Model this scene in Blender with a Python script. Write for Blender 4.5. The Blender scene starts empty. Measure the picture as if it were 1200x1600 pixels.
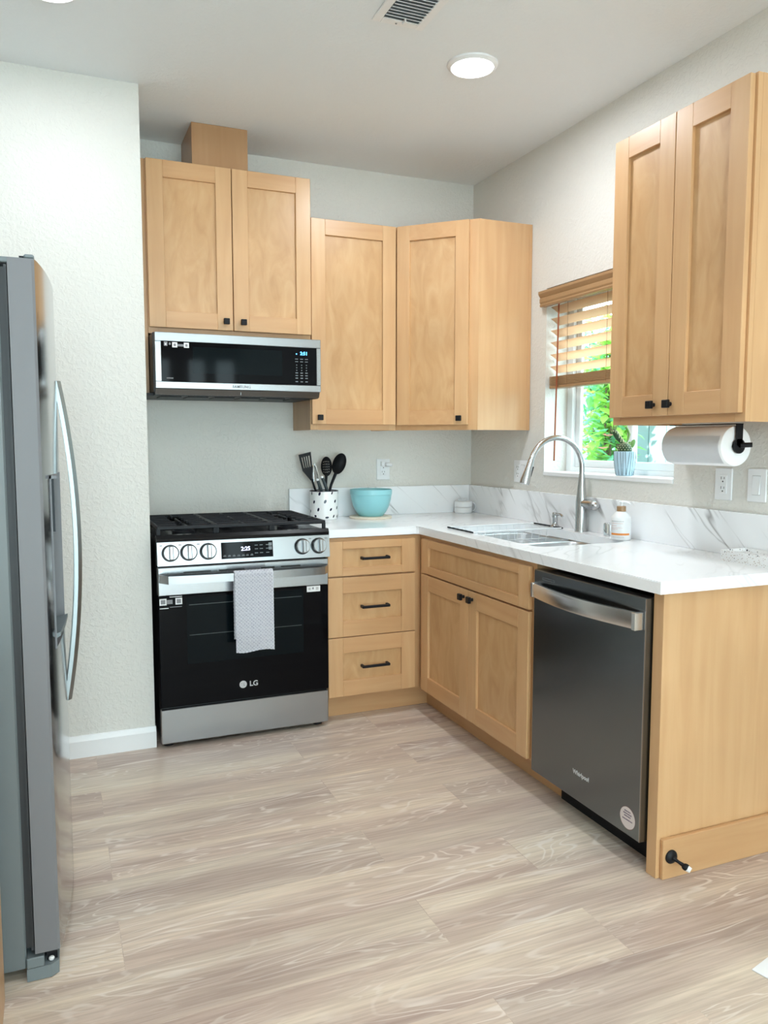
import bpy, bmesh, math, random
from mathutils import Vector, Matrix
PI = math.pi
random.seed(7)
SC = bpy.context.scene
COL = SC.collection

# ------------------------------------------------------------------ camera, sky, sun, window portal, fill lamps, exposure
cd = bpy.data.cameras.new('camera'); cam = bpy.data.objects.new('camera', cd); COL.objects.link(cam)
cam.location = (-2.2424, -4.0613, 1.3182)
cam.rotation_euler = (PI/2 - 0.08863, 0.0, -0.39515)
cd.sensor_fit = 'VERTICAL'; cd.sensor_height = 24.0; cd.lens = 1235.57*24/1600
cd.clip_start = 0.05; cd.clip_end = 100
SC.camera = cam
SC.view_settings.view_transform = 'Standard'; SC.view_settings.look = 'None'
SC.view_settings.gamma = 1.0; SC.view_settings.use_curve_mapping = False
SC.view_settings.exposure = 0.27
try:
    SC.cycles.max_bounces = 10; SC.cycles.diffuse_bounces = 6; SC.cycles.transparent_max_bounces = 12
    SC.cycles.use_denoising = True
except Exception: pass

w = bpy.data.worlds.new('sky'); SC.world = w; w.use_nodes = True
bg = w.node_tree.nodes['Background']; bg.inputs['Color'].default_value = (0.70, 0.94, 1.0, 1); bg.inputs['Strength'].default_value = 7.0

def light(name, kind, loc, energy, color=(1, 1, 1), rot=(0, 0, 0), **k):
    l = bpy.data.lights.new(name, kind); l.energy = energy; l.color = color
    for a, v in k.items(): setattr(l, a, v)
    o = bpy.data.objects.new(name, l); o.location = loc; o.rotation_euler = rot; COL.objects.link(o); return o
s = light('sun', 'SUN', (0, 0, 8), 22.0, (1.0, 0.96, 0.88), angle=0.02)
s.rotation_euler = Vector((0.62, 0.18, -0.76)).to_track_quat('-Z', 'Y').to_euler()
# added lamp outside an unseen rear opening, for fill; sink window portal
light('rear_daylight_fill', 'AREA', (-1.55, -7.35, 1.2), 22, (0.86, 0.94, 1.0), (PI/2, 0, 0), shape='RECTANGLE', size=3.1, size_y=2.3)
p_ = light('window_portal', 'AREA', (0.19, -1.19, 1.6), 1, (1, 1, 1), (0, PI/2, 0), shape='RECTANGLE', size=0.9, size_y=0.9)
p_.data.cycles.is_portal = True
LAMP = (0.885, 0.94, 1.0)
H = 2.757
DOWN = [(-0.71, -1.267), (-2.205, -1.225)]
for x, y, e in [(*DOWN[0], 13.0), (*DOWN[1], 5.0)] + [(-0.71, -3.35, 8.0), (-2.205, -3.2, 9.0), (-0.71, -4.9, 7.0), (-2.205, -4.9, 7.0), (-3.9, -4.6, 5.0)]:
    light('downlight_and_fill', 'AREA', (x, y, H - 0.022), e, LAMP, shape='DISK', size=0.16)  # the shown downlights, then bare unseen disk lamps added for fill light

# ------------------------------------------------------------------ materials
def new_mat(name):
    m = bpy.data.materials.new(name); m.use_nodes = True
    nt = m.node_tree; b = nt.nodes['Principled BSDF']; return m, nt, b
def N(nt, t, **k):
    n = nt.nodes.new(t)
    for a, v in k.items(): setattr(n, a, v)
    return n
def srgb(r, g, b):
    f = lambda c: (c/255/12.92) if c/255 <= 0.04045 else ((c/255+0.055)/1.055)**2.4
    return (f(r), f(g), f(b), 1)
def plain(name, col, rough=0.5, metal=0.0, emit=0.0, spec=0.5, noise=0.0, coat=0.0):
    m, nt, b = new_mat(name); c = col if len(col) == 4 else (*col, 1)
    b.inputs['Base Color'].default_value = c; b.inputs['Roughness'].default_value = rough
    b.inputs['Metallic'].default_value = metal; b.inputs['Specular IOR Level'].default_value = spec
    b.inputs['Coat Weight'].default_value = coat
    if emit:
        b.inputs['Emission Color'].default_value = c; b.inputs['Emission Strength'].default_value = emit
    if noise:
        tc = N(nt, 'ShaderNodeTexCoord'); n = N(nt, 'ShaderNodeTexNoise'); n.inputs['Scale'].default_value = 60
        mr = N(nt, 'ShaderNodeMapRange'); mr.inputs['To Min'].default_value = max(0.02, rough-noise); mr.inputs['To Max'].default_value = rough+noise
        nt.links.new(tc.outputs['Object'], n.inputs['Vector']); nt.links.new(n.outputs['Fac'], mr.inputs['Value'])
        nt.links.new(mr.outputs['Result'], b.inputs['Roughness'])
    return m
def ramp(nt, stops):
    r = N(nt, 'ShaderNodeValToRGB'); e = r.color_ramp.elements
    while len(e) < len(stops): e.new(0.5)
    for i, (p, c) in enumerate(stops): e[i].position = p; e[i].color = c if len(c) == 4 else (*c, 1)
    return r
def maple(name, axis, figure=False, k=1.0, tint=(1, 1, 1)):
    m, nt, b = new_mat(name)
    tc = N(nt, 'ShaderNodeTexCoord'); oi = N(nt, 'ShaderNodeObjectInfo')
    mul = N(nt, 'ShaderNodeVectorMath', operation='SCALE'); mul.inputs[0].default_value = (7.3, 5.1, 9.7)
    nt.links.new(oi.outputs['Random'], mul.inputs['Scale'])
    add = N(nt, 'ShaderNodeVectorMath', operation='ADD')
    nt.links.new(tc.outputs['Object'], add.inputs[0]); nt.links.new(mul.outputs[0], add.inputs[1])
    mp = N(nt, 'ShaderNodeMapping'); sc = [22, 22, 22]; sc[axis] = 1.6
    if figure: sc = [13, 13, 13]; sc[axis] = 4.5
    mp.inputs['Scale'].default_value = sc; nt.links.new(add.outputs[0], mp.inputs['Vector'])
    n1 = N(nt, 'ShaderNodeTexNoise'); n1.inputs['Scale'].default_value = 1.0; n1.inputs['Detail'].default_value = 6
    n1.inputs['Distortion'].default_value = 1.6 if figure else 0.7
    nt.links.new(mp.outputs[0], n1.inputs['Vector'])
    A = [srgb(200, 160, 117), srgb(206, 168, 125), srgb(211, 175, 133)]
    if figure: A = [srgb(192, 152, 106), srgb(202, 164, 119), srgb(209, 174, 131)]
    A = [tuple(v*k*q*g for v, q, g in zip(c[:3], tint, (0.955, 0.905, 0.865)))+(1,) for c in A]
    r = ramp(nt, [(0.28, A[0]), (0.5, A[1]), (0.72, A[2])])
    nt.links.new(n1.outputs['Fac'], r.inputs['Fac'])
    n2 = N(nt, 'ShaderNodeTexNoise'); n2.inputs['Scale'].default_value = 2.2; n2.inputs['Detail'].default_value = 2
    nt.links.new(add.outputs[0], n2.inputs['Vector'])
    r2 = ramp(nt, [(0.3, (0.90, 0.88, 0.85)), (0.7, (1.05, 1.03, 1.0))]); nt.links.new(n2.outputs['Fac'], r2.inputs['Fac'])
    mx = N(nt, 'ShaderNodeMix', data_type='RGBA', blend_type='MULTIPLY'); mx.inputs[0].default_value = 1.0
    nt.links.new(r.outputs[0], mx.inputs[6]); nt.links.new(r2.outputs[0], mx.inputs[7])
    nt.links.new(mx.outputs[2], b.inputs['Base Color'])
    b.inputs['Roughness'].default_value = 0.36; b.inputs['Coat Weight'].default_value = 0.12; b.inputs['Coat Roughness'].default_value = 0.25
    return m
MV = maple('maple_vertical_grain', 2, k=1.03); MH = maple('maple_horizontal_grain', 0, k=0.97, tint=(1.02, 0.985, 0.96)); MP = maple('maple_figured_panel', 2, True)
MY = maple('maple_depth_grain', 1)
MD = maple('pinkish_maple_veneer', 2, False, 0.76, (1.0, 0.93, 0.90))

def paint(name, col, rough, bump, scale):
    m, nt, b = new_mat(name); b.inputs['Base Color'].default_value = (*col, 1); b.inputs['Roughness'].default_value = rough
    g = N(nt, 'ShaderNodeNewGeometry'); n = N(nt, 'ShaderNodeTexNoise'); n.inputs['Scale'].default_value = scale
    n.inputs['Detail'].default_value = 3; n.inputs['Distortion'].default_value = 0.6
    r = ramp(nt, [(0.45, (0, 0, 0)), (0.62, (1, 1, 1))])
    bp = N(nt, 'ShaderNodeBump'); bp.inputs['Strength'].default_value = bump; bp.inputs['Distance'].default_value = 0.0022
    nt.links.new(g.outputs['Position'], n.inputs['Vector']); nt.links.new(n.outputs['Fac'], r.inputs['Fac'])
    nt.links.new(r.outputs[0], bp.inputs['Height']); nt.links.new(bp.outputs[0], b.inputs['Normal'])
    return m
WALL = paint('wall_paint', (0.70, 0.682, 0.636), 0.55, 0.45, 60)
CEIL = paint('ceiling_paint', (0.80, 0.825, 0.84), 0.75, 0.25, 60)
WHITE = plain('white_trim_paint', (0.82, 0.82, 0.82), 0.35)
VINYL = plain('white_vinyl', (0.80, 0.82, 0.83), 0.35)

def floor_mat():
    m, nt, b = new_mat('whitewashed_oak_planks')
    L = nt.links.new
    g = N(nt, 'ShaderNodeNewGeometry')
    br = N(nt, 'ShaderNodeTexBrick'); br.offset = 0.344; br.offset_frequency = 2; br.squash = 1
    for k, v in (('Scale', 1.0), ('Brick Width', 1.22), ('Row Height', 0.22), ('Mortar Size', 0.0010), ('Mortar Smooth', 0.1), ('Bias', 0.0)): br.inputs[k].default_value = v
    br.inputs['Color1'].default_value = (0, 0, 0, 1); br.inputs['Color2'].default_value = (1, 1, 1, 1); br.inputs['Mortar'].default_value = (0.5, 0.5, 0.5, 1)
    mp0 = N(nt, 'ShaderNodeMapping'); mp0.inputs['Location'].default_value = (0.9, 0.105, 0); L(g.outputs['Position'], mp0.inputs['Vector']); L(mp0.outputs[0], br.inputs['Vector'])
    sep = N(nt, 'ShaderNodeVectorMath', operation='SCALE'); sep.inputs[0].default_value = (13.7, 7.9, 3.1); L(br.outputs['Color'], sep.inputs['Scale'])
    add = N(nt, 'ShaderNodeVectorMath', operation='ADD'); L(g.outputs['Position'], add.inputs[0]); L(sep.outputs[0], add.inputs[1])
    def noise(scale, detail, dist, vec=None):
        mp = N(nt, 'ShaderNodeMapping'); mp.inputs['Scale'].default_value = scale; L(add.outputs[0], mp.inputs['Vector'])
        n = N(nt, 'ShaderNodeTexNoise'); n.inputs['Scale'].default_value = 1.0; n.inputs['Detail'].default_value = detail; n.inputs['Distortion'].default_value = dist
        L(mp.outputs[0], n.inputs['Vector']); return n
    n1 = noise((0.75, 7.5, 1), 2.5, 0.25)          # broad cream and taupe bands
    r1 = ramp(nt, [(0.30, srgb(172, 152, 141)), (0.47, srgb(192, 174, 160)), (0.66, srgb(214, 199, 180))]); L(n1.outputs['Fac'], r1.inputs['Fac'])
    n2 = noise((5.0, 120, 1), 4, 0.4)              # fine pores
    r2 = ramp(nt, [(0.36, (0.86, 0.84, 0.83)), (0.54, (1, 1, 1)), (0.72, (1.13, 1.13, 1.14))]); L(n2.outputs['Fac'], r2.inputs['Fac'])
    mx = N(nt, 'ShaderNodeMix', data_type='RGBA', blend_type='MULTIPLY'); mx.inputs[0].default_value = 1.0; L(r1.outputs[0], mx.inputs[6]); L(r2.outputs[0], mx.inputs[7])
    n4 = noise((1.1, 6.0, 1), 3, 0.6)              # cathedral growth lines
    ml = N(nt, 'ShaderNodeMath', operation='MULTIPLY'); ml.inputs[1].default_value = 120; L(n4.outputs['Fac'], ml.inputs[0])
    sn = N(nt, 'ShaderNodeMath', operation='SINE'); L(ml.outputs[0], sn.inputs[0])
    rs = ramp(nt, [(0.62, (0, 0, 0)), (0.98, (1, 1, 1))]); L(sn.outputs[0], rs.inputs['Fac'])
    n3 = noise((1.6, 5.0, 1), 3, 0.3)
    rr = ramp(nt, [(0.42, (0, 0, 0)), (0.58, (0.7, 0.7, 0.7))]); L(n3.outputs['Fac'], rr.inputs['Fac'])
    mm = N(nt, 'ShaderNodeMath', operation='MULTIPLY'); L(rr.outputs[0], mm.inputs[0]); L(rs.outputs[0], mm.inputs[1])
    mx3 = N(nt, 'ShaderNodeMix', data_type='RGBA'); mx3.inputs[7].default_value = srgb(226, 216, 206); L(mm.outputs[0], mx3.inputs[0]); L(mx.outputs[2], mx3.inputs[6])
    r4 = ramp(nt, [(0.0, (0.95, 0.955, 0.95)), (0.5, (1.03, 1.0, 0.985)), (1.0, (0.99, 1.0, 1.0))]); L(br.outputs['Color'], r4.inputs['Fac'])
    mx4 = N(nt, 'ShaderNodeMix', data_type='RGBA', blend_type='MULTIPLY'); mx4.inputs[0].default_value = 1.0; L(mx3.outputs[2], mx4.inputs[6]); L(r4.outputs[0], mx4.inputs[7])
    mx5 = N(nt, 'ShaderNodeMix', data_type='RGBA'); mx5.inputs[7].default_value = srgb(150, 130, 115)
    ms = N(nt, 'ShaderNodeMath', operation='MULTIPLY'); ms.inputs[1].default_value = 0.25; L(br.outputs['Fac'], ms.inputs[0])
    L(ms.outputs[0], mx5.inputs[0]); L(mx4.outputs[2], mx5.inputs[6]); L(mx5.outputs[2], b.inputs['Base Color'])
    b.inputs['Roughness'].default_value = 0.40
    bm_ = N(nt, 'ShaderNodeBump'); bm_.inputs['Strength'].default_value = 0.12; bm_.inputs['Distance'].default_value = 0.001
    L(n2.outputs['Fac'], bm_.inputs['Height']); L(bm_.outputs[0], b.inputs['Normal'])
    return m
FLOOR = floor_mat()

def quartz(name, amount, seed):
    m, nt, b = new_mat(name); L = nt.links.new; g = N(nt, 'ShaderNodeNewGeometry')
    def dot(v):
        d = N(nt, 'ShaderNodeVectorMath', operation='DOT_PRODUCT'); d.inputs[1].default_value = v; L(g.outputs['Position'], d.inputs[0]); return d
    a, c, e = dot((1.0, -1.0, 1.05)), dot((0.10, -0.10, -0.13)), dot((0.25, 0.25, 0.05))
    cb = N(nt, 'ShaderNodeCombineXYZ'); L(a.outputs['Value'], cb.inputs[0]); L(c.outputs['Value'], cb.inputs[1]); L(e.outputs['Value'], cb.inputs[2])
    def vein(scale, dist, w0, sd, det=4):
        ad = N(nt, 'ShaderNodeVectorMath', operation='ADD'); ad.inputs[1].default_value = (sd, sd*1.7, sd*0.3); L(cb.outputs[0], ad.inputs[0])
        n = N(nt, 'ShaderNodeTexNoise'); n.inputs['Scale'].default_value = scale; n.inputs['Detail'].default_value = det; n.inputs['Distortion'].default_value = dist; L(ad.outputs[0], n.inputs['Vector'])
        s_ = N(nt, 'ShaderNodeMath', operation='SUBTRACT'); s_.inputs[1].default_value = 0.5; L(n.outputs['Fac'], s_.inputs[0])
        ab = N(nt, 'ShaderNodeMath', operation='ABSOLUTE'); L(s_.outputs[0], ab.inputs[0])
        r = ramp(nt, [(0.0, (1, 1, 1)), (w0, (0, 0, 0))]); L(ab.outputs[0], r.inputs['Fac']); return r
    v1 = vein(2.6, 0.15, 0.010, seed, 3); v2 = vein(6.5, 0.15, 0.022, seed+4.2, 3); v3 = vein(1.6, 0.1, 0.07, seed+9.1, 2)
    pn = N(nt, 'ShaderNodeTexNoise'); pn.inputs['Scale'].default_value = 3.0; pn.inputs['Detail'].default_value = 2; L(g.outputs['Position'], pn.inputs['Vector'])
    pr = ramp(nt, [(0.42, (0, 0, 0)), (0.60, (1, 1, 1))]); L(pn.outputs['Fac'], pr.inputs['Fac'])
    a1 = N(nt, 'ShaderNodeMath', operation='MULTIPLY_ADD'); a1.inputs[1].default_value = 0.6; L(v2.outputs[0], a1.inputs[0]); L(v1.outputs[0], a1.inputs[2])
    a2 = N(nt, 'ShaderNodeMath', operation='MULTIPLY'); L(a1.outputs[0], a2.inputs[0]); L(pr.outputs[0], a2.inputs[1])
    a4 = N(nt, 'ShaderNodeMath', operation='MULTIPLY_ADD'); a4.inputs[1].default_value = 0.16; L(v3.outputs[0], a4.inputs[0]); L(a2.outputs[0], a4.inputs[2])
    a3 = N(nt, 'ShaderNodeMath', operation='MULTIPLY', use_clamp=True); a3.inputs[1].default_value = amount; L(a4.outputs[0], a3.inputs[0])
    mx = N(nt, 'ShaderNodeMix', data_type='RGBA'); mx.inputs[6].default_value = srgb(243, 244, 246); mx.inputs[7].default_value = srgb(140, 138, 137)
    L(a3.outputs[0], mx.inputs[0]); L(mx.outputs[2], b.inputs['Base Color']); b.inputs['Roughness'].default_value = 0.13
    return m
QUARTZ = quartz('white_quartz_slab', 0.26, 0.0); SPLASHQ = quartz('white_quartz_veined', 0.75, 2.7)

def steel(name, col, rough, axis=0, aniso=0.75):
    m, nt, b = new_mat(name); b.inputs['Base Color'].default_value = (*col, 1); b.inputs['Metallic'].default_value = 1.0
    b.inputs['Roughness'].default_value = rough; b.inputs['Anisotropic'].default_value = aniso
    if axis == 2: b.inputs['Anisotropic Rotation'].default_value = 0.25
    t = N(nt, 'ShaderNodeTangent'); t.direction_type = 'RADIAL'; t.axis = 'Z'; nt.links.new(t.outputs[0], b.inputs['Tangent'])
    return m
STEEL = steel('brushed_steel', (0.37, 0.375, 0.385), 0.25, 0, 0.1); BRIGHTSTEEL = steel('bright_handle_steel', (0.74, 0.73, 0.72), 0.25, 0, 0.3); HANDLEV = plain('brushed_handle_metal', (0.30, 0.33, 0.34), 0.38, 1.0)
STEELV = steel('brushed_steel_upright', (0.42, 0.43, 0.44), 0.15, 2, 0.3)
SINKSTEEL = steel('sink_steel', (0.60, 0.62, 0.64), 0.36, 1, 0.0)
NICKEL = plain('brushed_nickel', (0.52, 0.52, 0.52), 0.24, 1.0)
CHROME = plain('chrome', (0.78, 0.79, 0.8), 0.08, 1.0)
DARKSTEEL = steel('dark_stainless', (0.185, 0.20, 0.212), 0.25, 0, 0.4)
BLACKGLASS = plain('black_glass', (0.002, 0.002, 0.003), 0.05, 0, spec=0.10)
WINGLASS = plain('tinted_oven_window', (0.0025, 0.005, 0.0065), 0.06, spec=0.10)
BLACK = plain('matte_black_metal', (0.006, 0.006, 0.008), 0.45, spec=0.25)
ENAMEL = plain('black_enamel', (0.004, 0.004, 0.005), 0.22, spec=0.25)
IRON = plain('cast_iron', (0.010, 0.011, 0.014), 0.5, noise=0.1, spec=0.3)
DARKPLASTIC = plain('dark_grey_plastic', (0.045, 0.047, 0.05), 0.4)
GREYPLASTIC = plain('grey_plastic', (0.16, 0.19, 0.20), 0.45)
FRIDGESIDE = plain('fridge_side_paint', (0.145, 0.165, 0.17), 0.4, noise=0.05)
DOORSIDE = plain('fridge_door_side', (0.165, 0.165, 0.175), 0.45)
GASKET = plain('black_gasket', (0.02, 0.022, 0.025), 0.5)
PLASTIC = plain('white_plastic', (0.80, 0.81, 0.82), 0.3)
SLOT = plain('dark_slot', (0.02, 0.02, 0.02), 0.5); VENTDARK = plain('vent_gap_shade', (0.20, 0.22, 0.235), 0.7)
STICKER = plain('white_sticker', (0.78, 0.78, 0.78), 0.45)
PRINT = plain('grey_print', (0.22, 0.22, 0.23), 0.5)
DIMPRINT = plain('dim_print_on_glass', (0.16, 0.18, 0.19), 0.4)
LOGO = plain('silver_lettering', (0.55, 0.55, 0.55), 0.35)
BLUE_LED = plain('blue_digits', (0.10, 0.50, 1.0), 0.5, emit=2.4)
WHITE_LED = plain('white_digits', (0.72, 0.75, 1.0), 0.5, emit=1.6)
LENS = plain('lamp_lens', (1.0, 1.0, 1.0), 0.4, emit=9.0)

# ------------------------------------------------------------------ mesh building
class MB:
    def __init__(s): s.bm = bmesh.new()
    def _done(s, verts, mi, M):
        if M is not None: bmesh.ops.transform(s.bm, matrix=M, verts=verts)
        fs = set()
        for v in verts:
            if v.is_valid: fs.update(v.link_faces)
        for f in fs: f.material_index = mi
    def box(s, a, b, mi=0, bev=0.0, M=None):
        lo = [min(p, q) for p, q in zip(a, b)]; hi = [max(p, q) for p, q in zip(a, b)]
        c = [(p+q)/2 for p, q in zip(lo, hi)]; d = [q-p for p, q in zip(lo, hi)]
        n0 = set(s.bm.verts)
        r = bmesh.ops.create_cube(s.bm, size=1.0)
        vs = r['verts']
        for v in vs: v.co = Vector((v.co.x*d[0]+c[0], v.co.y*d[1]+c[1], v.co.z*d[2]+c[2]))
        if bev > 0:
            es = {e for v in vs for e in v.link_edges}
            bmesh.ops.bevel(s.bm, geom=list(es), offset=min(bev, min(d)*0.45), segments=1, affect='EDGES', clamp_overlap=True)
            vs = [v for v in s.bm.verts if v not in n0]
        s._done(vs, mi, M); return s
    def rings(s, rs, mi=0, cap0=True, cap1=True, closed=True, M=None):
        rows = [[s.bm.verts.new(Vector(p)) for p in r] for r in rs]
        n = len(rows[0]); fs = []
        for i in range(len(rows)-1):
            for j in range(n if closed else n-1):
                k = (j+1) % n
                fs.append(s.bm.faces.new((rows[i][j], rows[i][k], rows[i+1][k], rows[i+1][j])))
        if cap0: fs.append(s.bm.faces.new(list(reversed(rows[0]))))
        if cap1: fs.append(s.bm.faces.new(rows[-1]))
        vs = [v for r in rows for v in r]
        s._done(vs, mi, M); return s
    def prism(s, poly, z0, z1, mi=0, M=None):
        return s.rings([[(x, y, z0) for x, y in poly], [(x, y, z1) for x, y in poly]], mi, M=M)
    def cyl(s, p0, p1, r0, r1=None, seg=24, mi=0, M=None):
        r1 = r0 if r1 is None else r1
        return s.tube([p0, p1], [r0, r1], seg, mi, M=M)
    def tube(s, pts, r, seg=10, mi=0, cap=True, flat=1.0, up=None, M=None, closed=False):
        P = [Vector(p) for p in pts]; n = len(P)
        R = r if isinstance(r, (list, tuple)) else [r]*n
        rows = []; prev = None
        for i in range(n):
            if closed: t = P[(i+1) % n]-P[i-1]
            else: t = P[min(i+1, n-1)]-P[max(i-1, 0)]
            t.normalize()
            if prev is None:
                u = Vector(up) if up else (Vector((0, 0, 1)) if abs(t.z) < 0.9 else Vector((1, 0, 0)))
            else: u = prev
            u = (u-t*u.dot(t))
            u.normalize(); v = t.cross(u); prev = u
            rows.append([P[i]+u*(math.cos(a)*R[i])+v*(math.sin(a)*R[i]*flat) for a in [2*PI*k/seg for k in range(seg)]])
        if closed: rows.append(rows[0])
        if closed:
            vr = [[s.bm.verts.new(p) for p in q] for q in rows[:-1]]
            for i in range(n):
                for j in range(seg):
                    k = (j+1) % seg; s.bm.faces.new((vr[i][j], vr[i][k], vr[(i+1) % n][k], vr[(i+1) % n][j]))
            s._done([v for q in vr for v in q], mi, M); return s
        return s.rings(rows, mi, cap, cap, M=M)
    def lathe(s, prof, c=(0, 0, 0), seg=32, mi=0, cap0=True, cap1=True, M=None):
        return s.rings([[(c[0]+r*math.cos(2*PI*k/seg), c[1]+r*math.sin(2*PI*k/seg), c[2]+z) for k in range(seg)] for r, z in prof], mi, cap0, cap1, M=M)
    def ball(s, c, rad, mi=0, seg=16, M=None):
        rad = rad if isinstance(rad, (list, tuple)) else (rad,)*3
        r = bmesh.ops.create_uvsphere(s.bm, u_segments=seg, v_segments=max(6, seg//2), radius=1.0)
        for v in r['verts']: v.co = Vector((v.co.x*rad[0]+c[0], v.co.y*rad[1]+c[1], v.co.z*rad[2]+c[2]))
        s._done(r['verts'], mi, M); return s
    def face(s, pts, mi=0, M=None):
        vs = [s.bm.verts.new(Vector(p)) for p in pts]; s.bm.faces.new(vs); s._done(vs, mi, M); return s
    def build(s, name, mats, parent=None, smooth=0.6, loc=None, solid=0.0):
        bm = s.bm
        if solid: bmesh.ops.solidify(bm, geom=bm.faces[:], thickness=solid)
        bmesh.ops.recalc_face_normals(bm, faces=bm.faces[:])
        if smooth:
            for f in bm.faces: f.smooth = True
            for e in bm.edges:
                e.smooth = (len(e.link_faces) == 2 and e.calc_face_angle(9.0) < smooth)
        me = bpy.data.meshes.new(name); bm.to_mesh(me); bm.free()
        for m in (mats if isinstance(mats, (list, tuple)) else [mats]): me.materials.append(m)
        o = bpy.data.objects.new(name, me); COL.objects.link(o)
        if loc: o.location = loc
        if parent: o.parent = parent
        return o
def tag(o, label=None, cat=None, group=None, kind=None):
    if label: o['label'] = label
    if cat: o['category'] = cat
    if group: o['group'] = group
    if kind: o['kind'] = kind
    return o
def thing(name, label, cat, loc=(0, 0, 0), rz=0.0, group=None):
    o = bpy.data.objects.new(name, None); COL.objects.link(o); o.location = loc; o.rotation_euler = (0, 0, rz)
    o.empty_display_size = 0.05
    return tag(o, label, cat, group)
def text(name, body, size, loc, mat, parent, ex=0.0004, bold=0.0, align='CENTER', spacing=1.0, M=None):
    c = bpy.data.curves.new(name, 'FONT'); c.body = body; c.size = size; c.extrude = ex; c.align_x = align; c.align_y = 'CENTER'; c.offset = bold; c.space_character = spacing
    t = bpy.data.objects.new(name, c); COL.objects.link(t)
    dg = bpy.context.evaluated_depsgraph_get(); me = bpy.data.meshes.new_from_object(t.evaluated_get(dg)); bpy.data.objects.remove(t)
    me.transform((M or Matrix.Rotation(PI/2, 4, 'X'))); me.transform(Matrix.Translation(loc))
    me.materials.clear(); me.materials.append(mat)
    o = bpy.data.objects.new(name, me); COL.objects.link(o); o.parent = parent; return o
def rrect(x0, x1, y0, y1, r, n=6):
    pts = []
    for cx, cy, a0 in ((x1-r, y1-r, 0), (x0+r, y1-r, PI/2), (x0+r, y0+r, PI), (x1-r, y0+r, 1.5*PI)):
        for k in range(n+1): a = a0+PI/2*k/n; pts.append((cx+r*math.cos(a), cy+r*math.sin(a)))
    return pts
def struct(o): o['kind'] = 'structure'; return o
def boolean(o, cutter):
    md = o.modifiers.new('cut', 'BOOLEAN'); md.operation = 'DIFFERENCE'; md.object = cutter; md.solver = 'EXACT'
    dg = bpy.context.evaluated_depsgraph_get(); me = bpy.data.meshes.new_from_object(o.evaluated_get(dg))
    o.modifiers.clear(); o.data = me; bpy.data.objects.remove(cutter)
    return o

# ------------------------------------------------------------------ room shell
struct(MB().box((-5.6, -7.2, -0.1), (0.2, 0.15, 0.0)).build('floor', FLOOR))
struct(MB().box((-5.6, -7.2, H), (0.2, 0.15, H+0.15)).build('ceiling', CEIL))
struct(MB().box((-1.875, 0.0, 0), (0.17, 0.15, H)).build('wall_back', WALL))
WY0, WY1, WZ0, WZ1 = -0.744, -1.636, 1.172, 2.06
b = MB()
b.box((0, WY0, 0), (0.17, 0.0, H)); b.box((0, -7.2, 0), (0.17, WY1, H)); b.box((0, WY1, 0), (0.17, WY0, WZ0-0.02)); b.box((0, WY1, WZ1), (0.17, WY0, H))
struct(b.build('wall_right', WALL))
b = MB(); b.box((-3.2, -0.6025, 0), (-1.875, 0.15, H)); b.box((-3.2, -3.0, 0), (-3.1, -0.6025, H)); b.box((-5.6, -3.1, 0), (-3.1, -3.0, H)); b.box((-5.7, -7.2, 0), (-5.6, -3.0, H))
struct(b.build('wall_left', WALL))
b = MB(); b.box((-5.6, -7.3, 0), (-3.1, -7.2, H)); b.box((-3.1, -7.3, 2.35), (0.17, -7.2, H)); b.box((-0.04, -7.3, 0), (0.17, -7.2, 2.35))
for xa, xb in ((-1.75, -1.55), (-0.86, -0.62), (-0.42, -0.28)): b.box((xa, -7.3, 0), (xb, -7.2, 2.35))  # unseen posts spaced to put bright strips into the drawer's reflection
struct(b.build('wall_front', WALL))
b = MB(); prof = [(0, 0), (-0.014, 0), (-0.014, 0.07), (-0.009, 0.082), (-0.006, 0.092), (0, 0.092)]
b.rings([[(-3.1, -0.6025+p, q) for p, q in prof], [(-1.872, -0.6025+p, q) for p, q in prof]])
struct(b.build('baseboard_left', WHITE, smooth=0.3))

# window: drywall recess, sill, vinyl slider
win = bpy.data.objects.new('window_1', None); COL.objects.link(win); win['kind'] = 'structure'
b = MB(); b.box((-0.006, WY1, WZ0-0.02), (0.13, WY0, WZ0), bev=0.003); b.build('window_sill', WHITE, win)
b = MB()
for a, c in (((0.13, WY1, WZ0-0.02), (0.17, WY1+0.04, WZ1)), ((0.13, WY0-0.045, WZ0-0.02), (0.17, WY0, WZ1)), ((0.13, WY1+0.04, WZ0-0.02), (0.17, WY0-0.045, WZ0+0.022)), ((0.13, WY1+0.04, WZ1-0.04), (0.17, WY0-0.045, WZ1))):
    b.box(a, c, bev=0.003)
b.build('window_frame', VINYL, win)
def sash(name, ya, yb, x0, z0):
    b = MB(); t = 0.035
    b.box((x0, ya, z0), (x0+0.018, ya+t, WZ1-0.04), bev=0.003); b.box((x0, yb-t, z0), (x0+0.018, yb, WZ1-0.04), bev=0.003)
    b.box((x0, ya+t, z0), (x0+0.018, yb-t, z0+t), bev=0.003); b.box((x0, ya+t, WZ1-0.075), (x0+0.018, yb-t, WZ1-0.04), bev=0.003)
    o = b.build(name, VINYL, win)
    b = MB(); b.box((x0+0.007, ya+t, z0+t), (x0+0.011, yb-t, WZ1-0.075)); b.build('window_glass', GLASS, o)
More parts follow.
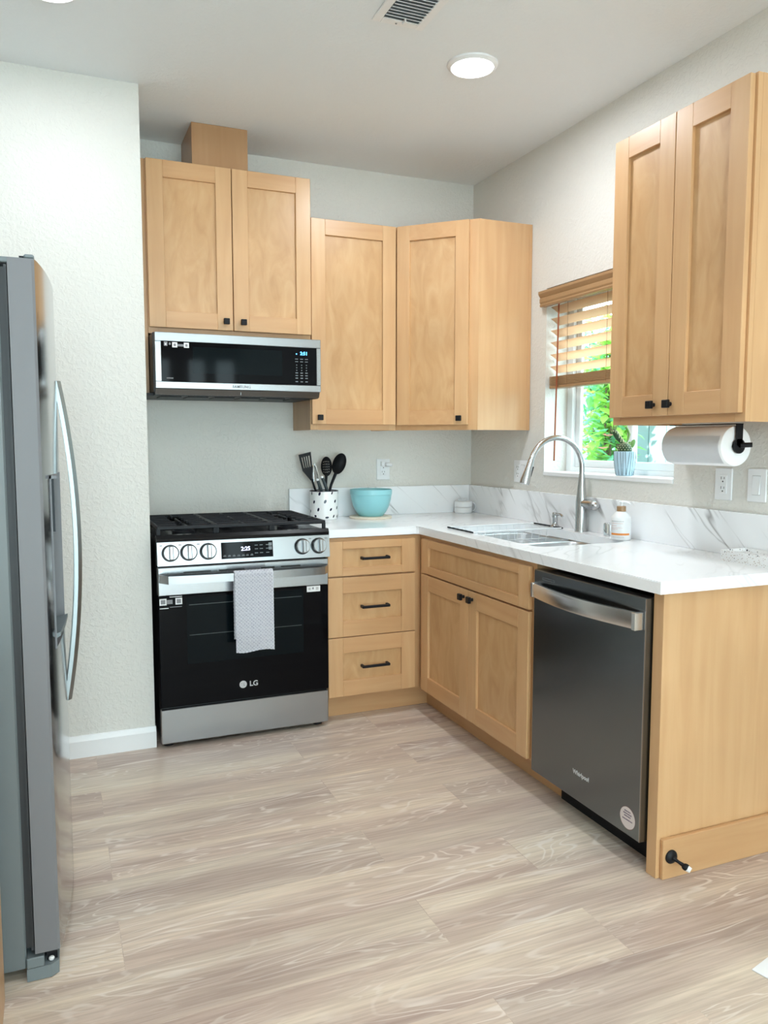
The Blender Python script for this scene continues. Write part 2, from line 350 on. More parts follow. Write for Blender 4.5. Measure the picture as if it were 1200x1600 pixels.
def glass_mat():
    m = bpy.data.materials.new('window_pane'); m.use_nodes = True; nt = m.node_tree; nt.nodes.clear()
    o = N(nt, 'ShaderNodeOutputMaterial'); t = N(nt, 'ShaderNodeBsdfTransparent'); t.inputs[0].default_value = (0.96, 0.985, 0.98, 1)
    g = N(nt, 'ShaderNodeBsdfGlossy'); g.inputs['Roughness'].default_value = 0.02; lw = N(nt, 'ShaderNodeLayerWeight'); pw = N(nt, 'ShaderNodeMath', operation='POWER'); pw.inputs[1].default_value = 4.0; nt.links.new(lw.outputs['Facing'], pw.inputs[0])
    f = N(nt, 'ShaderNodeMath', operation='MULTIPLY_ADD'); f.inputs[1].default_value = 0.5; f.inputs[2].default_value = 0.03; nt.links.new(pw.outputs[0], f.inputs[0])
    mx = N(nt, 'ShaderNodeMixShader'); nt.links.new(f.outputs[0], mx.inputs[0]); nt.links.new(t.outputs[0], mx.inputs[1]); nt.links.new(g.outputs[0], mx.inputs[2])
    nt.links.new(mx.outputs[0], o.inputs['Surface']); return m
GLASS = glass_mat()
sash('sash', -1.225, WY0-0.045, 0.151, WZ0+0.022)
sash('sash', WY1+0.04, -1.195, 0.132, WZ0+0.022)

# ------------------------------------------------------------------ cabinets
def add_door(parent, u0, u1, z0, z1, yf, knob=None, name='door', st=0.072, rl=0.074, M=None, pull=None):
    b = MB(); y1 = yf+0.02; e = 0.0013
    b.box((u0, yf, z0), (u0+st, y1, z1), 0, e, M); b.box((u1-st, yf, z0), (u1, y1, z1), 0, e, M)
    b.box((u0+st, yf, z0), (u1-st, y1, z0+rl), 1, e, M); b.box((u0+st, yf, z1-rl), (u1-st, y1, z1), 1, e, M)
    b.box((u0+st-0.002, yf+0.0115, z0+rl-0.002), (u1-st+0.002, y1-0.001, z1-rl+0.002), 2, 0, M)
    o = b.build(name, [MV, MH, MP], parent, smooth=0)
    if knob:
        k = MB(); x, z = knob
        k.cyl((x, yf, z), (x, yf-0.016, z), 0.007, seg=12, M=M); k.box((x-0.0135, yf-0.028, z-0.0135), (x+0.0135, yf-0.014, z+0.0135), 0, 0.002, M)
        k.build('knob', BLACK, o, smooth=0)
    if pull:
        k = MB(); x, z, L = pull
        for sx in (-1, 1): k.box((x+sx*(L/2)-0.006, yf-0.03, z-0.007), (x+sx*(L/2)+0.006, yf, z+0.007), 0, 0.002, M)
        k.box((x-L/2-0.006, yf-0.036, z-0.006), (x+L/2+0.006, yf-0.024, z+0.006), 0, 0.002, M)
        k.build('pull_handle', BLACK, o, smooth=0)
    return o
def face_frame(b, u0, u1, z0, z1, yb, st=0.04, t=0.019):
    b.box((u0, yb, z0), (u0+st, yb+t, z1), 0, 0.0008); b.box((u1-st, yb, z0), (u1, yb+t, z1), 0, 0.0008)
    b.box((u0+st, yb, z0), (u1-st, yb+t, z0+st), 1); b.box((u0+st, yb, z1-st), (u1-st, yb+t, z1), 1)
def carcass(parent, u0, u1, z0, z1, d, mats, ff=True):
    b = MB(); t = 0.016; y = -d+0.019
    b.box((u0, y, z0), (u0+t, 0, z1), 2); b.box((u1-t, y, z0), (u1, 0, z1), 2)
    b.box((u0+t, y, z0+0.012), (u1-t, 0, z0+0.028), 3); b.box((u0+t, y, z1-t), (u1-t, 0, z1), 3); b.box((u0+t, -0.012, z0+0.028), (u1-t, -0.002, z1-t), 2)
    face_frame(b, u0, u1, z0, z1, -d)
    return b.build('body', mats, parent, smooth=0)
BODY = [MV, MH, MV, MH]

# wall cabinet above the microwave
t = thing('wall_cabinet', 'maple two-door wall cabinet above the microwave, highest of the row', 'cabinet', (-1.8295, 0, 0))
W = 0.7615; ML0, ML1 = 1.8326, 2.564
carcass(t, 0.0, W, 1.806, 2.566, 0.315, BODY)
add_door(t, 0.004, W/2, ML0, ML1, -0.336, (W/2-0.034, 1.872)); add_door(t, W/2+0.004, W-0.002, ML0, ML1, -0.336, (W/2+0.046, 1.872))
b = MB(); b.box((-0.044, -0.312, 1.535), (-0.0005, -0.02, 2.566), 0, 0.001); b.build('filler_strip', [MV], t, smooth=0)
# boxed vent duct cover
b = MB(); x0, x1 = -1.618, -1.362
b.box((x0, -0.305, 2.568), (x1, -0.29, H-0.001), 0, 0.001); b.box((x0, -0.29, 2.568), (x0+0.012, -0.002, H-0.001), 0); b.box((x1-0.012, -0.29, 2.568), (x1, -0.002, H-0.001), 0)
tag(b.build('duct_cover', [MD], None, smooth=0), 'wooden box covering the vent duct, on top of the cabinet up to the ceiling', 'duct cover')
# single door wall cabinet
UB, UT = 1.3765, 2.3935
t = thing('wall_cabinet', 'tall maple wall cabinet with one door between the microwave and the corner cabinet', 'cabinet', (-1.068, 0, 0))
carcass(t, 0, 0.457, UB, UT, 0.3025, BODY); add_door(t, 0.004, 0.450, UB+0.028, UT-0.003, -0.3235, (0.040, 1.437))
# corner wall cabinet
t = thing('corner_wall_cabinet', 'maple corner wall cabinet with an angled door, in the corner beside the window', 'cabinet', (0, 0, 0))
D = 0.610; d = 0.3025
poly = [(-D, -0.001), (-D, -d), (-d, -D), (-0.001, -D), (-0.001, -0.001)]
b = MB()
b.box((-D, -d, UB), (-D+0.016, -0.002, UT), 0); b.box((-d, -D, UB), (-0.002, -D+0.016, UT), 0)
inn = [(-D+0.016, -0.003), (-D+0.016, -d), (-d, -D+0.016), (-0.003, -D+0.016), (-0.003, -0.003)]
b.prism(inn, UB+0.012, UB+0.028, 0); b.prism(inn, UT-0.016, UT, 0)
Md = Matrix.Translation((-D, -d, 0)) @ Matrix.Rotation(-PI/4, 4, 'Z'); L = (D-d)*math.sqrt(2)
b.box((0, 0.0, UB), (0.03, 0.019, UT), 0, 0, Md); b.box((L-0.055, 0, UB), (L, 0.019, UT), 0, 0, Md); b.box((0.03, 0, UB), (L-0.055, 0.019, UB+0.045), 1, 0, Md); b.box((0.03, 0, UT-0.04), (L-0.055, 0.019, UT), 1, 0, Md)
b.box((-0.02, -D-0.0015, UB), (-0.002, -D, UT), 0); b.box((-d, -D-0.0015, UB), (-d+0.012, -D, UT), 0)
b.build('body', [MV, MH], t, smooth=0)
add_door(t, 0.014, L-0.046, UB+0.026, UT-0.003, -0.021, (L-0.046-0.040, 1.434), M=Md, st=0.068)
# right wall cabinet (faces -x)
t = thing('wall_cabinet', 'maple two-door wall cabinet on the right wall over the paper towel roll', 'cabinet', (0, -1.655, 0), -PI/2)
RB, RT = 1.379, 2.390; W = 0.612
carcass(t, 0, W, RB, RT, 0.315, BODY)
add_door(t, 0.003, 0.3035, RB+0.027, RT-0.003, -0.336, (0.239, 1.444)); add_door(t, 0.3065, 0.603, RB+0.027, RT-0.003, -0.336, (0.318, 1.444))

# drawer base cabinet
t = thing('base_cabinet', 'maple base cabinet with three stacked drawers beside the range', 'cabinet', (0, 0, 0))
b = MB(); b.box((-1.094, -0.594, 0.1143), (-1.078, -0.01, 0.872), 0); b.box((-0.648, -0.594, 0.1143), (-0.632, -0.01, 0.872), 0)
b.box((-1.078, -0.594, 0.1143), (-0.648, -0.01, 0.13), 1); b.box((-1.078, -0.022, 0.13), (-0.648, -0.012, 0.872), 0)
b.box((-1.094, -0.612, 0.1143), (-1.07, -0.594, 0.872), 0); b.box((-0.655, -0.612, 0.1143), (-0.612, -0.594, 0.872), 0)
for z0, z1 in ((0.1143, 0.135), (0.39, 0.415), (0.68, 0.705), (0.84, 0.872)): b.box((-1.07, -0.612, z0), (-0.655, -0.594, z1), 1)
b.build('body', [MV, MH], t, smooth=0)
b = MB(); b.box((-1.094, -0.538, 0.0), (-0.5385, -0.523, 0.113), 0); b.build('toe_kick', [MH], t, smooth=0)
for z0, z1, rl in ((0.122, 0.403, 0.075), (0.4065, 0.688, 0.075), (0.6955, 0.858, 0.037)):
    add_door(t, -1.092, -0.648, z0, z1, -0.633, name='drawer', rl=rl, pull=(-0.8635, (z0+z1)/2, 0.128))

# sink base cabinet (faces -x); local x = -(y)
t = thing('sink_base_cabinet', 'maple base cabinet under the sink with false drawer front and two doors', 'cabinet', (0, 0, 0), -PI/2)
b = MB(); U0, U1 = 0.614, 1.618
b.box((U1-0.016, -0.594, 0.1143), (U1, -0.01, 0.872), 0); b.box((0.64, -0.594, 0.1143), (U1-0.016, -0.01, 0.13), 1); b.box((0.64, -0.022, 0.13), (U1-0.016, -0.012, 0.872), 0)
b.box((U0, -0.612, 0.1143), (0.69, -0.594, 0.872), 0); b.box((U1-0.045, -0.612, 0.1143), (U1, -0.594, 0.872), 0)
for z0, z1 in ((0.1143, 0.135), (0.68, 0.705), (0.84, 0.872)): b.box((0.69, -0.612, z0), (U1-0.045, -0.594, z1), 1)
b.build('body', [MV, MH], t, smooth=0)
b = MB(); b.box((0.523, -0.538, 0.0), (1.70, -0.523, 0.113), 0); b.build('toe_kick', [MH], t, smooth=0)
add_door(t, 0.668, 1.596, 0.6955, 0.858, -0.633, name='false_drawer_front', rl=0.037)
add_door(t, 0.668, 1.1305, 0.122, 0.688, -0.633, (1.096, 0.655)); add_door(t, 1.1335, 1.596, 0.122, 0.688, -0.633, (1.172, 0.655))

# end panel and its base board
t = thing('end_panel', 'plain maple end panel to the right of the dishwasher with a low base board', 'panel', (0, 0, 0))
b = MB(); b.box((-0.605, -2.268, 0.0), (-0.555, -2.226, 0.874), 0, 0.001); b.box((-0.555, -2.266, 0.0), (-0.004, -2.245, 0.874), 0)
b.build('side_panel', [MV], t, smooth=0)
b = MB(); b.box((-0.592, -2.283, 0.0), (-0.004, -2.2685, 0.125), 0, 0.002); b.build('base_board', [MH], t, smooth=0)
# spring style door stop on the base board
t = thing('door_stop', 'black rigid door stop with a white tip screwed to the base board', 'door stop', (-0.562, -2.2835, 0.070))
b = MB(); R = Matrix.Rotation(PI/2, 4, 'X')
b.lathe([(0.021, 0), (0.021, 0.004), (0.017, 0.009), (0.009, 0.012)], M=R); b.build('base_plate', BLACK, t)
b = MB(); b.tube([(0, -0.01, 0), (0.008, -0.022, -0.007), (0.016, -0.036, -0.013)], [0.0065, 0.0045, 0.006], 12); b.ball((0.019, -0.042, -0.016), (0.012, 0.012, 0.010)); b.build('rod', BLACK, t)
b = MB(); b.tube([(0.021, -0.046, -0.018), (0.026, -0.055, -0.022)], [0.0098, 0.008], 14); b.build('rubber_tip', PLASTIC, t)

# ------------------------------------------------------------------ countertop, backsplash, sink
CT = 0.914; CB = 0.877
b = MB(); b.prism([(-1.098, -0.001), (-1.098, -0.635), (-0.646, -0.635), (-0.635, -0.646), (-0.635, -2.286), (-0.001, -2.286), (-0.001, -0.001)], CB, CT)
es = [e for e in b.bm.edges if all(abs(v.co.z-CT) < 1e-5 for v in e.verts)]
bmesh.ops.bevel(b.bm, geom=es, offset=0.0025, segments=2, affect='EDGES')
ctop = b.build('countertop', QUARTZ, None, smooth=0.9)
SX0, SX1, SY0, SY1 = -0.532, -0.100, -1.505, -0.745
cut = MB().prism(rrect(SX0, SX1, SY0, SY1, 0.05, 8), CB-0.05, CT+0.05).build('cutter', QUARTZ)
boolean(ctop, cut)
for p in ctop.data.polygons: p.use_smooth = False
tag(ctop, 'white veined quartz L-shaped countertop over the base cabinets', 'countertop')
b = MB(); b.box((-1.098, -0.02, CT), (-0.021, -0.001, 1.07), bev=0.0015); tag(b.build('backsplash', SPLASHQ, None, smooth=0), 'low white quartz backsplash behind the crock and teal bowl', 'backsplash')
b = MB(); b.box((-0.02, -2.283, CT), (-0.001, -0.001, 1.07), bev=0.0015); tag(b.build('backsplash', SPLASHQ, None, smooth=0), 'low white quartz backsplash behind the faucet, along the window wall', 'backsplash')
t = thing('kitchen_sink', 'undermount stainless double-bowl kitchen sink below the faucet', 'sink', (0, 0, 0))
def bowl(y0, y1, dep, yo0, yo1):
    b = MB(); rr = lambda x0, x1, a, c, r, z: [(x, y, z) for x, y in rrect(x0, x1, a, c, r, 6)]
    x0, x1 = SX0+0.002, SX1-0.002
    b.rings([rr(x0-0.02, x1+0.02, yo0, yo1, 0.06, CB-0.002), rr(x0, x1, y0, y1, 0.06, CB-0.002), rr(x0+0.004, x1-0.004, y0+0.004, y1-0.004, 0.058, CB-0.008),
             rr(x0+0.012, x1-0.012, y0+0.012, y1-0.012, 0.052, CB-dep+0.03), rr(x0+0.03, x1-0.03, y0+0.03, y1-0.03, 0.04, CB-dep), rr(x0+0.14, x1-0.14, y0+0.12, y1-0.12, 0.03, CB-dep-0.006)],
            cap0=False)
    o = b.build('bowl', SINKSTEEL, t, smooth=1.0)
    c = ((x0+x1)/2, (y0+y1)/2, CB-dep-0.005)
    d = MB().lathe([(0.045, 0.002), (0.042, 0.004), (0.03, 0.0), (0.01, -0.001)], c, 24); d.build('drain', CHROME, o)
bowl(-1.100, SY1-0.004, 0.20, -1.117, SY1+0.015); bowl(SY0+0.004, -1.136, 0.18, SY0-0.015, -1.119)

# faucet
t = thing('faucet', 'brushed nickel gooseneck pull-down faucet behind the sink', 'faucet', (-0.054, -1.124, CT))
b = MB(); b.lathe([(0.027, 0), (0.027, 0.006), (0.0255, 0.01), (0.0245, 0.14), (0.022, 0.16), (0.0145, 0.24), (0.0125, 0.262)], seg=28); b.build('base', NICKEL, t, smooth=1.0)
b = MB(); r = 0.137; zc = 0.285; pts = [(0, 0, 0.262), (0, 0, zc)]
for k in range(1, 17):
    a = PI*0.90*k/16; pts.append((-r+r*math.cos(a), 0, zc+r*math.sin(a)))
b.tube(pts, 0.0118, 16, up=(0, 1, 0)); sp = b.build('spout', NICKEL, t, smooth=1.0)
pe = Vector(pts[-1]); dr = Vector((-0.31, 0, -0.95)).normalized()
b = MB(); b.tube([pe, pe+dr*0.012, pe+dr*0.03, pe+dr*0.10, pe+dr*0.112], [0.0125, 0.0135, 0.0145, 0.0215, 0.0205], 24); h = b.build('spray_head', NICKEL, t, smooth=1.0)
b = MB(); q = pe+dr*0.055+Vector((0.015, -0.004, 0)); b.tube([q-dr*0.022, q+dr*0.022], [0.006, 0.007], 10, flat=0.5); b.build('spray_button', BLACK, h)
b = MB(); b.tube([(0.0, -0.012, 0.128), (0.004, -0.03, 0.127), (0.008, -0.06, 0.125), (0.012, -0.09, 0.123), (0.013, -0.102, 0.122)], [0.018, 0.021, 0.023, 0.021, 0.012], 20); b.build('lever', NICKEL, t, smooth=1.0)
# built-in soap pump
t = thing('soap_dispenser', 'small nickel built-in soap pump beside the drying rack', 'soap dispenser', (-0.058, -0.93, CT))
b = MB(); b.lathe([(0.022, 0), (0.022, 0.005), (0.015, 0.012), (0.0125, 0.022), (0.0125, 0.03), (0.0135, 0.032), (0.0135, 0.066), (0.011, 0.071)]); b.build('base', NICKEL, t)
b = MB(); b.tube([(0, 0, 0.058), (-0.004, -0.022, 0.063), (-0.008, -0.05, 0.066), (-0.012, -0.072, 0.062), (-0.013, -0.08, 0.055)], [0.007, 0.0065, 0.006, 0.0055, 0.005], 12); b.build('spout', NICKEL, t)
# air gap
t = MB().lathe([(0.021, 0), (0.021, 0.050), (0.019, 0.056), (0.012, 0.058)], seg=28).build('air_gap', CHROME, loc=(-0.05, -1.312, CT))
tag(t, 'short chrome cylinder air gap on the counter beside the white soap bottle', 'air gap')
# soap bottle
t = thing('soap_bottle', 'white pump soap bottle with wooden collar and orange label band', 'bottle', (-0.086, -1.437, CT))
b = MB(); b.lathe([(0.036, 0), (0.041, 0.004), (0.041, 0.09), (0.039, 0.096), (0.021, 0.116), (0.018, 0.118)], seg=32); b.build('bottle', PLASTIC, t, smooth=0.7)
ORANGE = plain('orange_print', (0.80, 0.27, 0.05), 0.4); SALMON = plain('faint_pink_print', (0.72, 0.50, 0.45), 0.5); FAINT = plain('faint_grey_print', (0.48, 0.47, 0.46), 0.5)
def arcpatch(b, r, a0, a1, z0, z1, mi, th=0.0006, n=10):
    rows = []
    for k in range(n+1):
        a = a0+(a1-a0)*k/n; c, s_ = math.cos(a), math.sin(a)
        rows.append([(r*c, r*s_, z0), ((r+th)*c, (r+th)*s_, z0), ((r+th)*c, (r+th)*s_, z1), (r*c, r*s_, z1)])
    b.rings(rows, mi)
b = MB(); ac = math.radians(-128)
arcpatch(b, 0.0411, ac-1.12, ac+0.9, 0.0225, 0.0305, 0)
def scribble(r, a0, a1, z, h, mi, n):
    k = a0
    while k < a1:
        wd = random.uniform(0.03, 0.075); arcpatch(b, r, k, min(k+wd, a1), z, z+h*random.uniform(0.7, 1), mi, n=2); k += wd+0.02
scribble(0.0411, ac-1.1, ac+0.25, 0.078, 0.0035, 2, 9); scribble(0.0411, ac-1.0, ac+0.2, 0.070, 0.0022, 1, 9); scribble(0.0411, ac-1.1, ac-0.45, 0.060, 0.0022, 1, 6)
scribble(0.0411, ac-1.1, ac+0.15, 0.052, 0.0022, 1, 9); scribble(0.0411, ac-1.1, ac-0.35, 0.046, 0.0022, 1, 7); scribble(0.0411, ac-0.95, ac+0.3, 0.014, 0.0018, 2, 9)
b.build('label', [ORANGE, SALMON, FAINT], t, smooth=0)
BAMBOO = maple('bamboo', 2, False, 0.62)
b = MB(); b.lathe([(0.0185, 0.1185), (0.0185, 0.139), (0.017, 0.14)], seg=28); b.build('wooden_collar', BAMBOO, t)
b = MB(); b.lathe([(0.006, 0.14), (0.006, 0.152), (0.011, 0.153), (0.011, 0.158), (0.008, 0.160)], seg=18); b.tube([(0, 0, 0.156), (0.010, -0.02, 0.156), (0.015, -0.034, 0.150)], [0.006, 0.005, 0.004], 10); b.build('pump', PLASTIC, t)
# over-the-sink drying rack
WIRE = plain('white_coated_wire', (0.78, 0.80, 0.82), 0.3)
t = thing('drying_rack', 'white wire over-the-sink drying rack with black end grips', 'dish rack', (0, 0, CT+0.0048))
b = MB(); ya, yb, xa, xb = -1.005, -0.775, -0.545, -0.072
b.tube([(xa, ya, 0), (xb, ya, 0)], 0.003, 8); b.tube([(xa, yb, 0), (xb, yb, 0)], 0.003, 8); b.tube([(xa, ya, 0), (xa, yb, 0)], 0.003, 8); b.tube([(xb, ya, 0), (xb, yb, 0)], 0.003, 8)
fr = b.build('frame', WIRE, t)
b = MB(); x0, x1 = -0.47, -0.15
for k in range(9):
    x = x0+(x1-x0)*k/8
    b.tube([(x, ya, 0), (x, ya+0.012, -0.05), (x, ya+0.02, -0.098), (x, ya+0.03, -0.105), (x, yb-0.03, -0.105), (x, yb-0.02, -0.098), (x, yb-0.012, -0.05), (x, yb, 0)], 0.0013, 6)
for y, z in ((ya+0.010, -0.045), (yb-0.010, -0.045), (ya+0.08, -0.107), (yb-0.08, -0.107)): b.tube([(x0-0.01, y, z), (x1+0.01, y, z)], 0.0019, 6)
for x in (x0-0.01, x1+0.01): b.tube([(x, ya+0.008, -0.035), (x, yb-0.008, -0.035)], 0.0019, 6); b.tube([(x, ya+0.016, -0.075), (x, yb-0.016, -0.075)], 0.0019, 6)
b.build('wire_basket', WIRE, t)
for x in (xa, xb):
    b = MB()
    pts = [(x, ya-0.006+(yb-ya+0.012)*k/12, 0.0) for k in range(13)]
    b.tube(pts, [0.0034+0.0009*(k % 2) for k in range(13)], 10); b.build('end_grip', BLACK, t)

# ------------------------------------------------------------------ range
t = thing('gas_range', 'stainless slide-in gas range with black oven glass beside the left wall', 'range', (-1.479, 0, 0)); RG = t; hw = 0.377
b = MB(); b.box((-hw, -0.63, 0.045), (hw, -0.03, 0.895), 0, 0.003); b.build('body', ENAMEL, t, smooth=0)
for sx in (-1, 1):
    for y in (-0.60, -0.08):
        b = MB(); b.lathe([(0.022, 0), (0.022, 0.01), (0.012, 0.014), (0.012, 0.05)], (sx*0.34, y, 0), 16); b.build('foot', BLACK, t)
b = MB(); b.box((-hw, -0.66, 0.022), (hw, -0.632, 0.1745), 0, 0.004); b.build('drawer', STEEL, t, smooth=0)
b = MB(); b.box((-hw, -0.668, 0.668), (hw, -0.632, 0.791), 1, 0.004); b.box((-hw, -0.664, 0.180), (hw, -0.632, 0.6665), 0, 0.003)
for x0, x1 in ((-0.27, -0.155), (-0.12, -0.01), (0.065, 0.125), (0.155, 0.245)): b.box((x0, -0.6686, 0.762), (x1, -0.66, 0.768), 2)
door = b.build('oven_door', [BLACKGLASS, STEEL, SLOT], t, smooth=0)
RACKLINE = plain('oven_rack_behind_glass', (0.06, 0.075, 0.08), 0.3)
b = MB(); b.box((-0.26, -0.6645, 0.365), (0.258, -0.663, 0.655), 0)
for z in (0.622, 0.49): b.box((-0.25, -0.6649, z), (0.25, -0.664, z+0.0022), 1)
b.build('oven_window', [WINGLASS, RACKLINE], door, smooth=0)
b = MB(); n = 24; rows = []
for k in range(n+1):
    u = -0.372+0.744*k/n; e = abs(u)/0.372; y = -0.742+0.022*e*e+(0.045*((e-0.9)/0.1)**2 if e > 0.9 else 0)
    rows.append([(u, y-0.009, 0.728), (u, y-0.009, 0.762), (u, y+0.004, 0.764), (u, y+0.007, 0.745), (u, y+0.004, 0.726)])
b.rings(rows); b.build('handle', STEEL, door, smooth=0.5)
tx = text('logo', 'LG', 0.032, (0.026, -0.6642, 0.247), LOGO, door, bold=0.0006)
b = MB(); b.lathe([(0.0165, 0), (0.0165, 0.0008)], seg=28, M=Matrix.Translation((-0.022, -0.664, 0.248)) @ Matrix.Rotation(PI/2, 4, 'X'))
b.box((-0.0205, -0.6655, 0.244), (-0.0185, -0.6645, 0.256), 1); b.box((-0.0205, -0.6655, 0.242), (-0.013, -0.6645, 0.244), 1)
b.lathe([(0.0018, 0), (0.0018, 0.001)], seg=10, mi=1, M=Matrix.Translation((-0.028, -0.6645, 0.254)) @ Matrix.Rotation(PI/2, 4, 'X'))
b.build('emblem', [LOGO, PRINT], door, smooth=0)
b = MB(); b.box((0.275, -0.6648, 0.640), (0.338, -0.664, 0.666), 0); b.box((0.282, -0.6652, 0.648), (0.293, -0.6648, 0.659), 1); b.box((0.300, -0.6652, 0.651), (0.308, -0.6648, 0.660), 2); b.box((0.317, -0.6652, 0.647), (0.330, -0.6648, 0.661), 1)
b.build('sticker', [STICKER, FAINT, PRINT], door, smooth=0)
b = MB(); b.box((-0.372, -0.6648, 0.629), (-0.343, -0.664, 0.657), 0); b.box((-0.367, -0.6651, 0.634), (-0.348, -0.6648, 0.652), 1)
b.box((-0.306, -0.6648, 0.629), (-0.278, -0.664, 0.657), 0); b.box((-0.301, -0.6651, 0.634), (-0.283, -0.6648, 0.652), 1)
b.box((-0.342, -0.6648, 0.633), (-0.318, -0.664, 0.651), 1); b.box((-0.33, -0.6648, 0.6615), (-0.278, -0.664, 0.6645), 0); b.box((-0.372, -0.6648, 0.614), (-0.335, -0.664, 0.617), 0); b.box((-0.33, -0.6648, 0.618), (-0.28, -0.664, 0.6205), 1)
b.build('sticker', [STICKER, PRINT], door, smooth=0)
# control panel (slightly tilted)
b = MB(); b.rings([[(x, -0.69, 0.800), (x, -0.676, 0.898), (x, -0.64, 0.898), (x, -0.64, 0.800)] for x in (-hw-0.001, hw+0.001)]); cp = b.build('control_panel', STEEL, t, smooth=0)
Mt = Matrix.Translation((0, -0.683, 0.849)) @ Matrix.Rotation(-math.atan2(0.014, 0.098), 4, 'X')
b = MB(); b.box((-0.112, -0.0016, -0.034), (0.115, 0.002, 0.037), 0, 0, Mt)
dp = b.build('display', BLACKGLASS, cp, smooth=0)
text('clock_digits', '2:25', 0.024, (0, 0, 0), WHITE_LED, dp, bold=0.0004, M=Mt @ Matrix.Translation((-0.006, -0.0022, 0.006)) @ Matrix.Rotation(PI/2, 4, 'X'))
b = MB()
for x in (-0.098, -0.078, -0.058, -0.038, -0.018, 0.0, 0.02): b.box((x-0.006, -0.0022, -0.024), (x+0.006, -0.0016, -0.021), 0, 0, Mt); b.box((x-0.004, -0.0022, -0.019), (x+0.005, -0.0016, -0.0175), 0, 0, Mt)
for x in (0.04, 0.062, 0.09):
    for z in (0.018, 0.002, -0.016): b.box((x-0.006, -0.0022, z), (x+0.008, -0.0016, z+0.003), 0, 0, Mt)
for z in (0.014, -0.003): b.box((0.096, -0.0021, z), (0.111, -0.0016, z+0.014), 0, 0, Mt)
b.build('touch_icons', DIMPRINT, dp, smooth=0)
for i, x in enumerate((-0.325, -0.249, -0.168, 0.249, 0.326)):
    b = MB(); Mk = Mt @ Matrix.Translation((x, 0, 0.003)) @ Matrix.Rotation(PI/2, 4, 'X')
    b.lathe([(0.036, 0), (0.036, 0.006), (0.0345, 0.007)], seg=36, mi=1, M=Mk); b.lathe([(0.0315, 0.006), (0.0305, 0.026), (0.0285, 0.028)], seg=36, M=Mk)
    b.box((-0.0085, -0.0285, 0.026), (0.0085, 0.0285, 0.043), 0, 0.003, Mk); b.build('knob', [STEEL, ENAMEL], t, smooth=0.5)
for x in (-0.362, -0.284, -0.208, 0.287, 0.362):
    b = MB(); b.box((x-0.006, -0.0008, 0.034), (x+0.006, 0.0005, 0.038), 0, 0, Mt); b.build('burner_mark', PRINT, cp, smooth=0)
# cooktop, burners, grates
b = MB(); b.rings([[(x, -0.672, 0.898), (x, -0.674, 0.912), (x, -0.664, 0.926), (x, -0.64, 0.927), (x, -0.62, 0.915), (x, -0.075, 0.915), (x, -0.06, 0.945), (x, -0.03, 0.945), (x, -0.03, 0.896), (x, -0.64, 0.896)] for x in (-hw-0.002, hw+0.002)]); b.build('cooktop', ENAMEL, t, smooth=0.2)
for x, y, r in ((-0.24, -0.48, 0.05), (-0.24, -0.2, 0.04), (0, -0.34, 0.055), (0.24, -0.48, 0.05), (0.24, -0.2, 0.04)):
    b = MB(); b.lathe([(r, 0.915), (r, 0.925), (r*0.8, 0.927), (r*0.8, 0.934), (r*0.72, 0.937)], (x, y, 0), 28); b.build('burner', [IRON], t)
for gx in (-0.2475, 0, 0.2475):
    b = MB(); w2 = 0.119; y0, y1 = -0.635, -0.085; zt = 0.962
    bar = lambda p, q, wd=0.006: b.box((min(p[0], q[0])-wd, min(p[1], q[1])-wd, zt-0.016), (max(p[0], q[0])+wd, max(p[1], q[1])+wd, zt), 0, 0.003)
    bar((gx-w2, y0), (gx+w2, y0), 0.007); bar((gx-w2, y1), (gx+w2, y1)); bar((gx-w2, y0), (gx-w2, y1)); bar((gx+w2, y0), (gx+w2, y1))
    for k in range(1, 7):
        y = y0+(y1-y0)*k/7
        if gx == 0:
            bar((gx-w2, y), (gx+w2, y), 0.005)
        else:
            bar((gx-w2, y), (gx-0.035, y), 0.005); bar((gx+0.035, y), (gx+w2, y), 0.005)
    bar((gx, y0), (gx, y0+0.10), 0.005); bar((gx, y1-0.07), (gx, y1), 0.005); bar((gx, (y0+y1)/2-0.07), (gx, (y0+y1)/2+0.07), 0.005)
    for sx in (-1, 1):
        for y in (y0, y1): b.box((gx+sx*w2-0.008, y-0.006, 0.915), (gx+sx*w2+0.008, y+0.006, zt-0.01), 0, 0.002)
    b.build('grate', IRON, t, smooth=0)
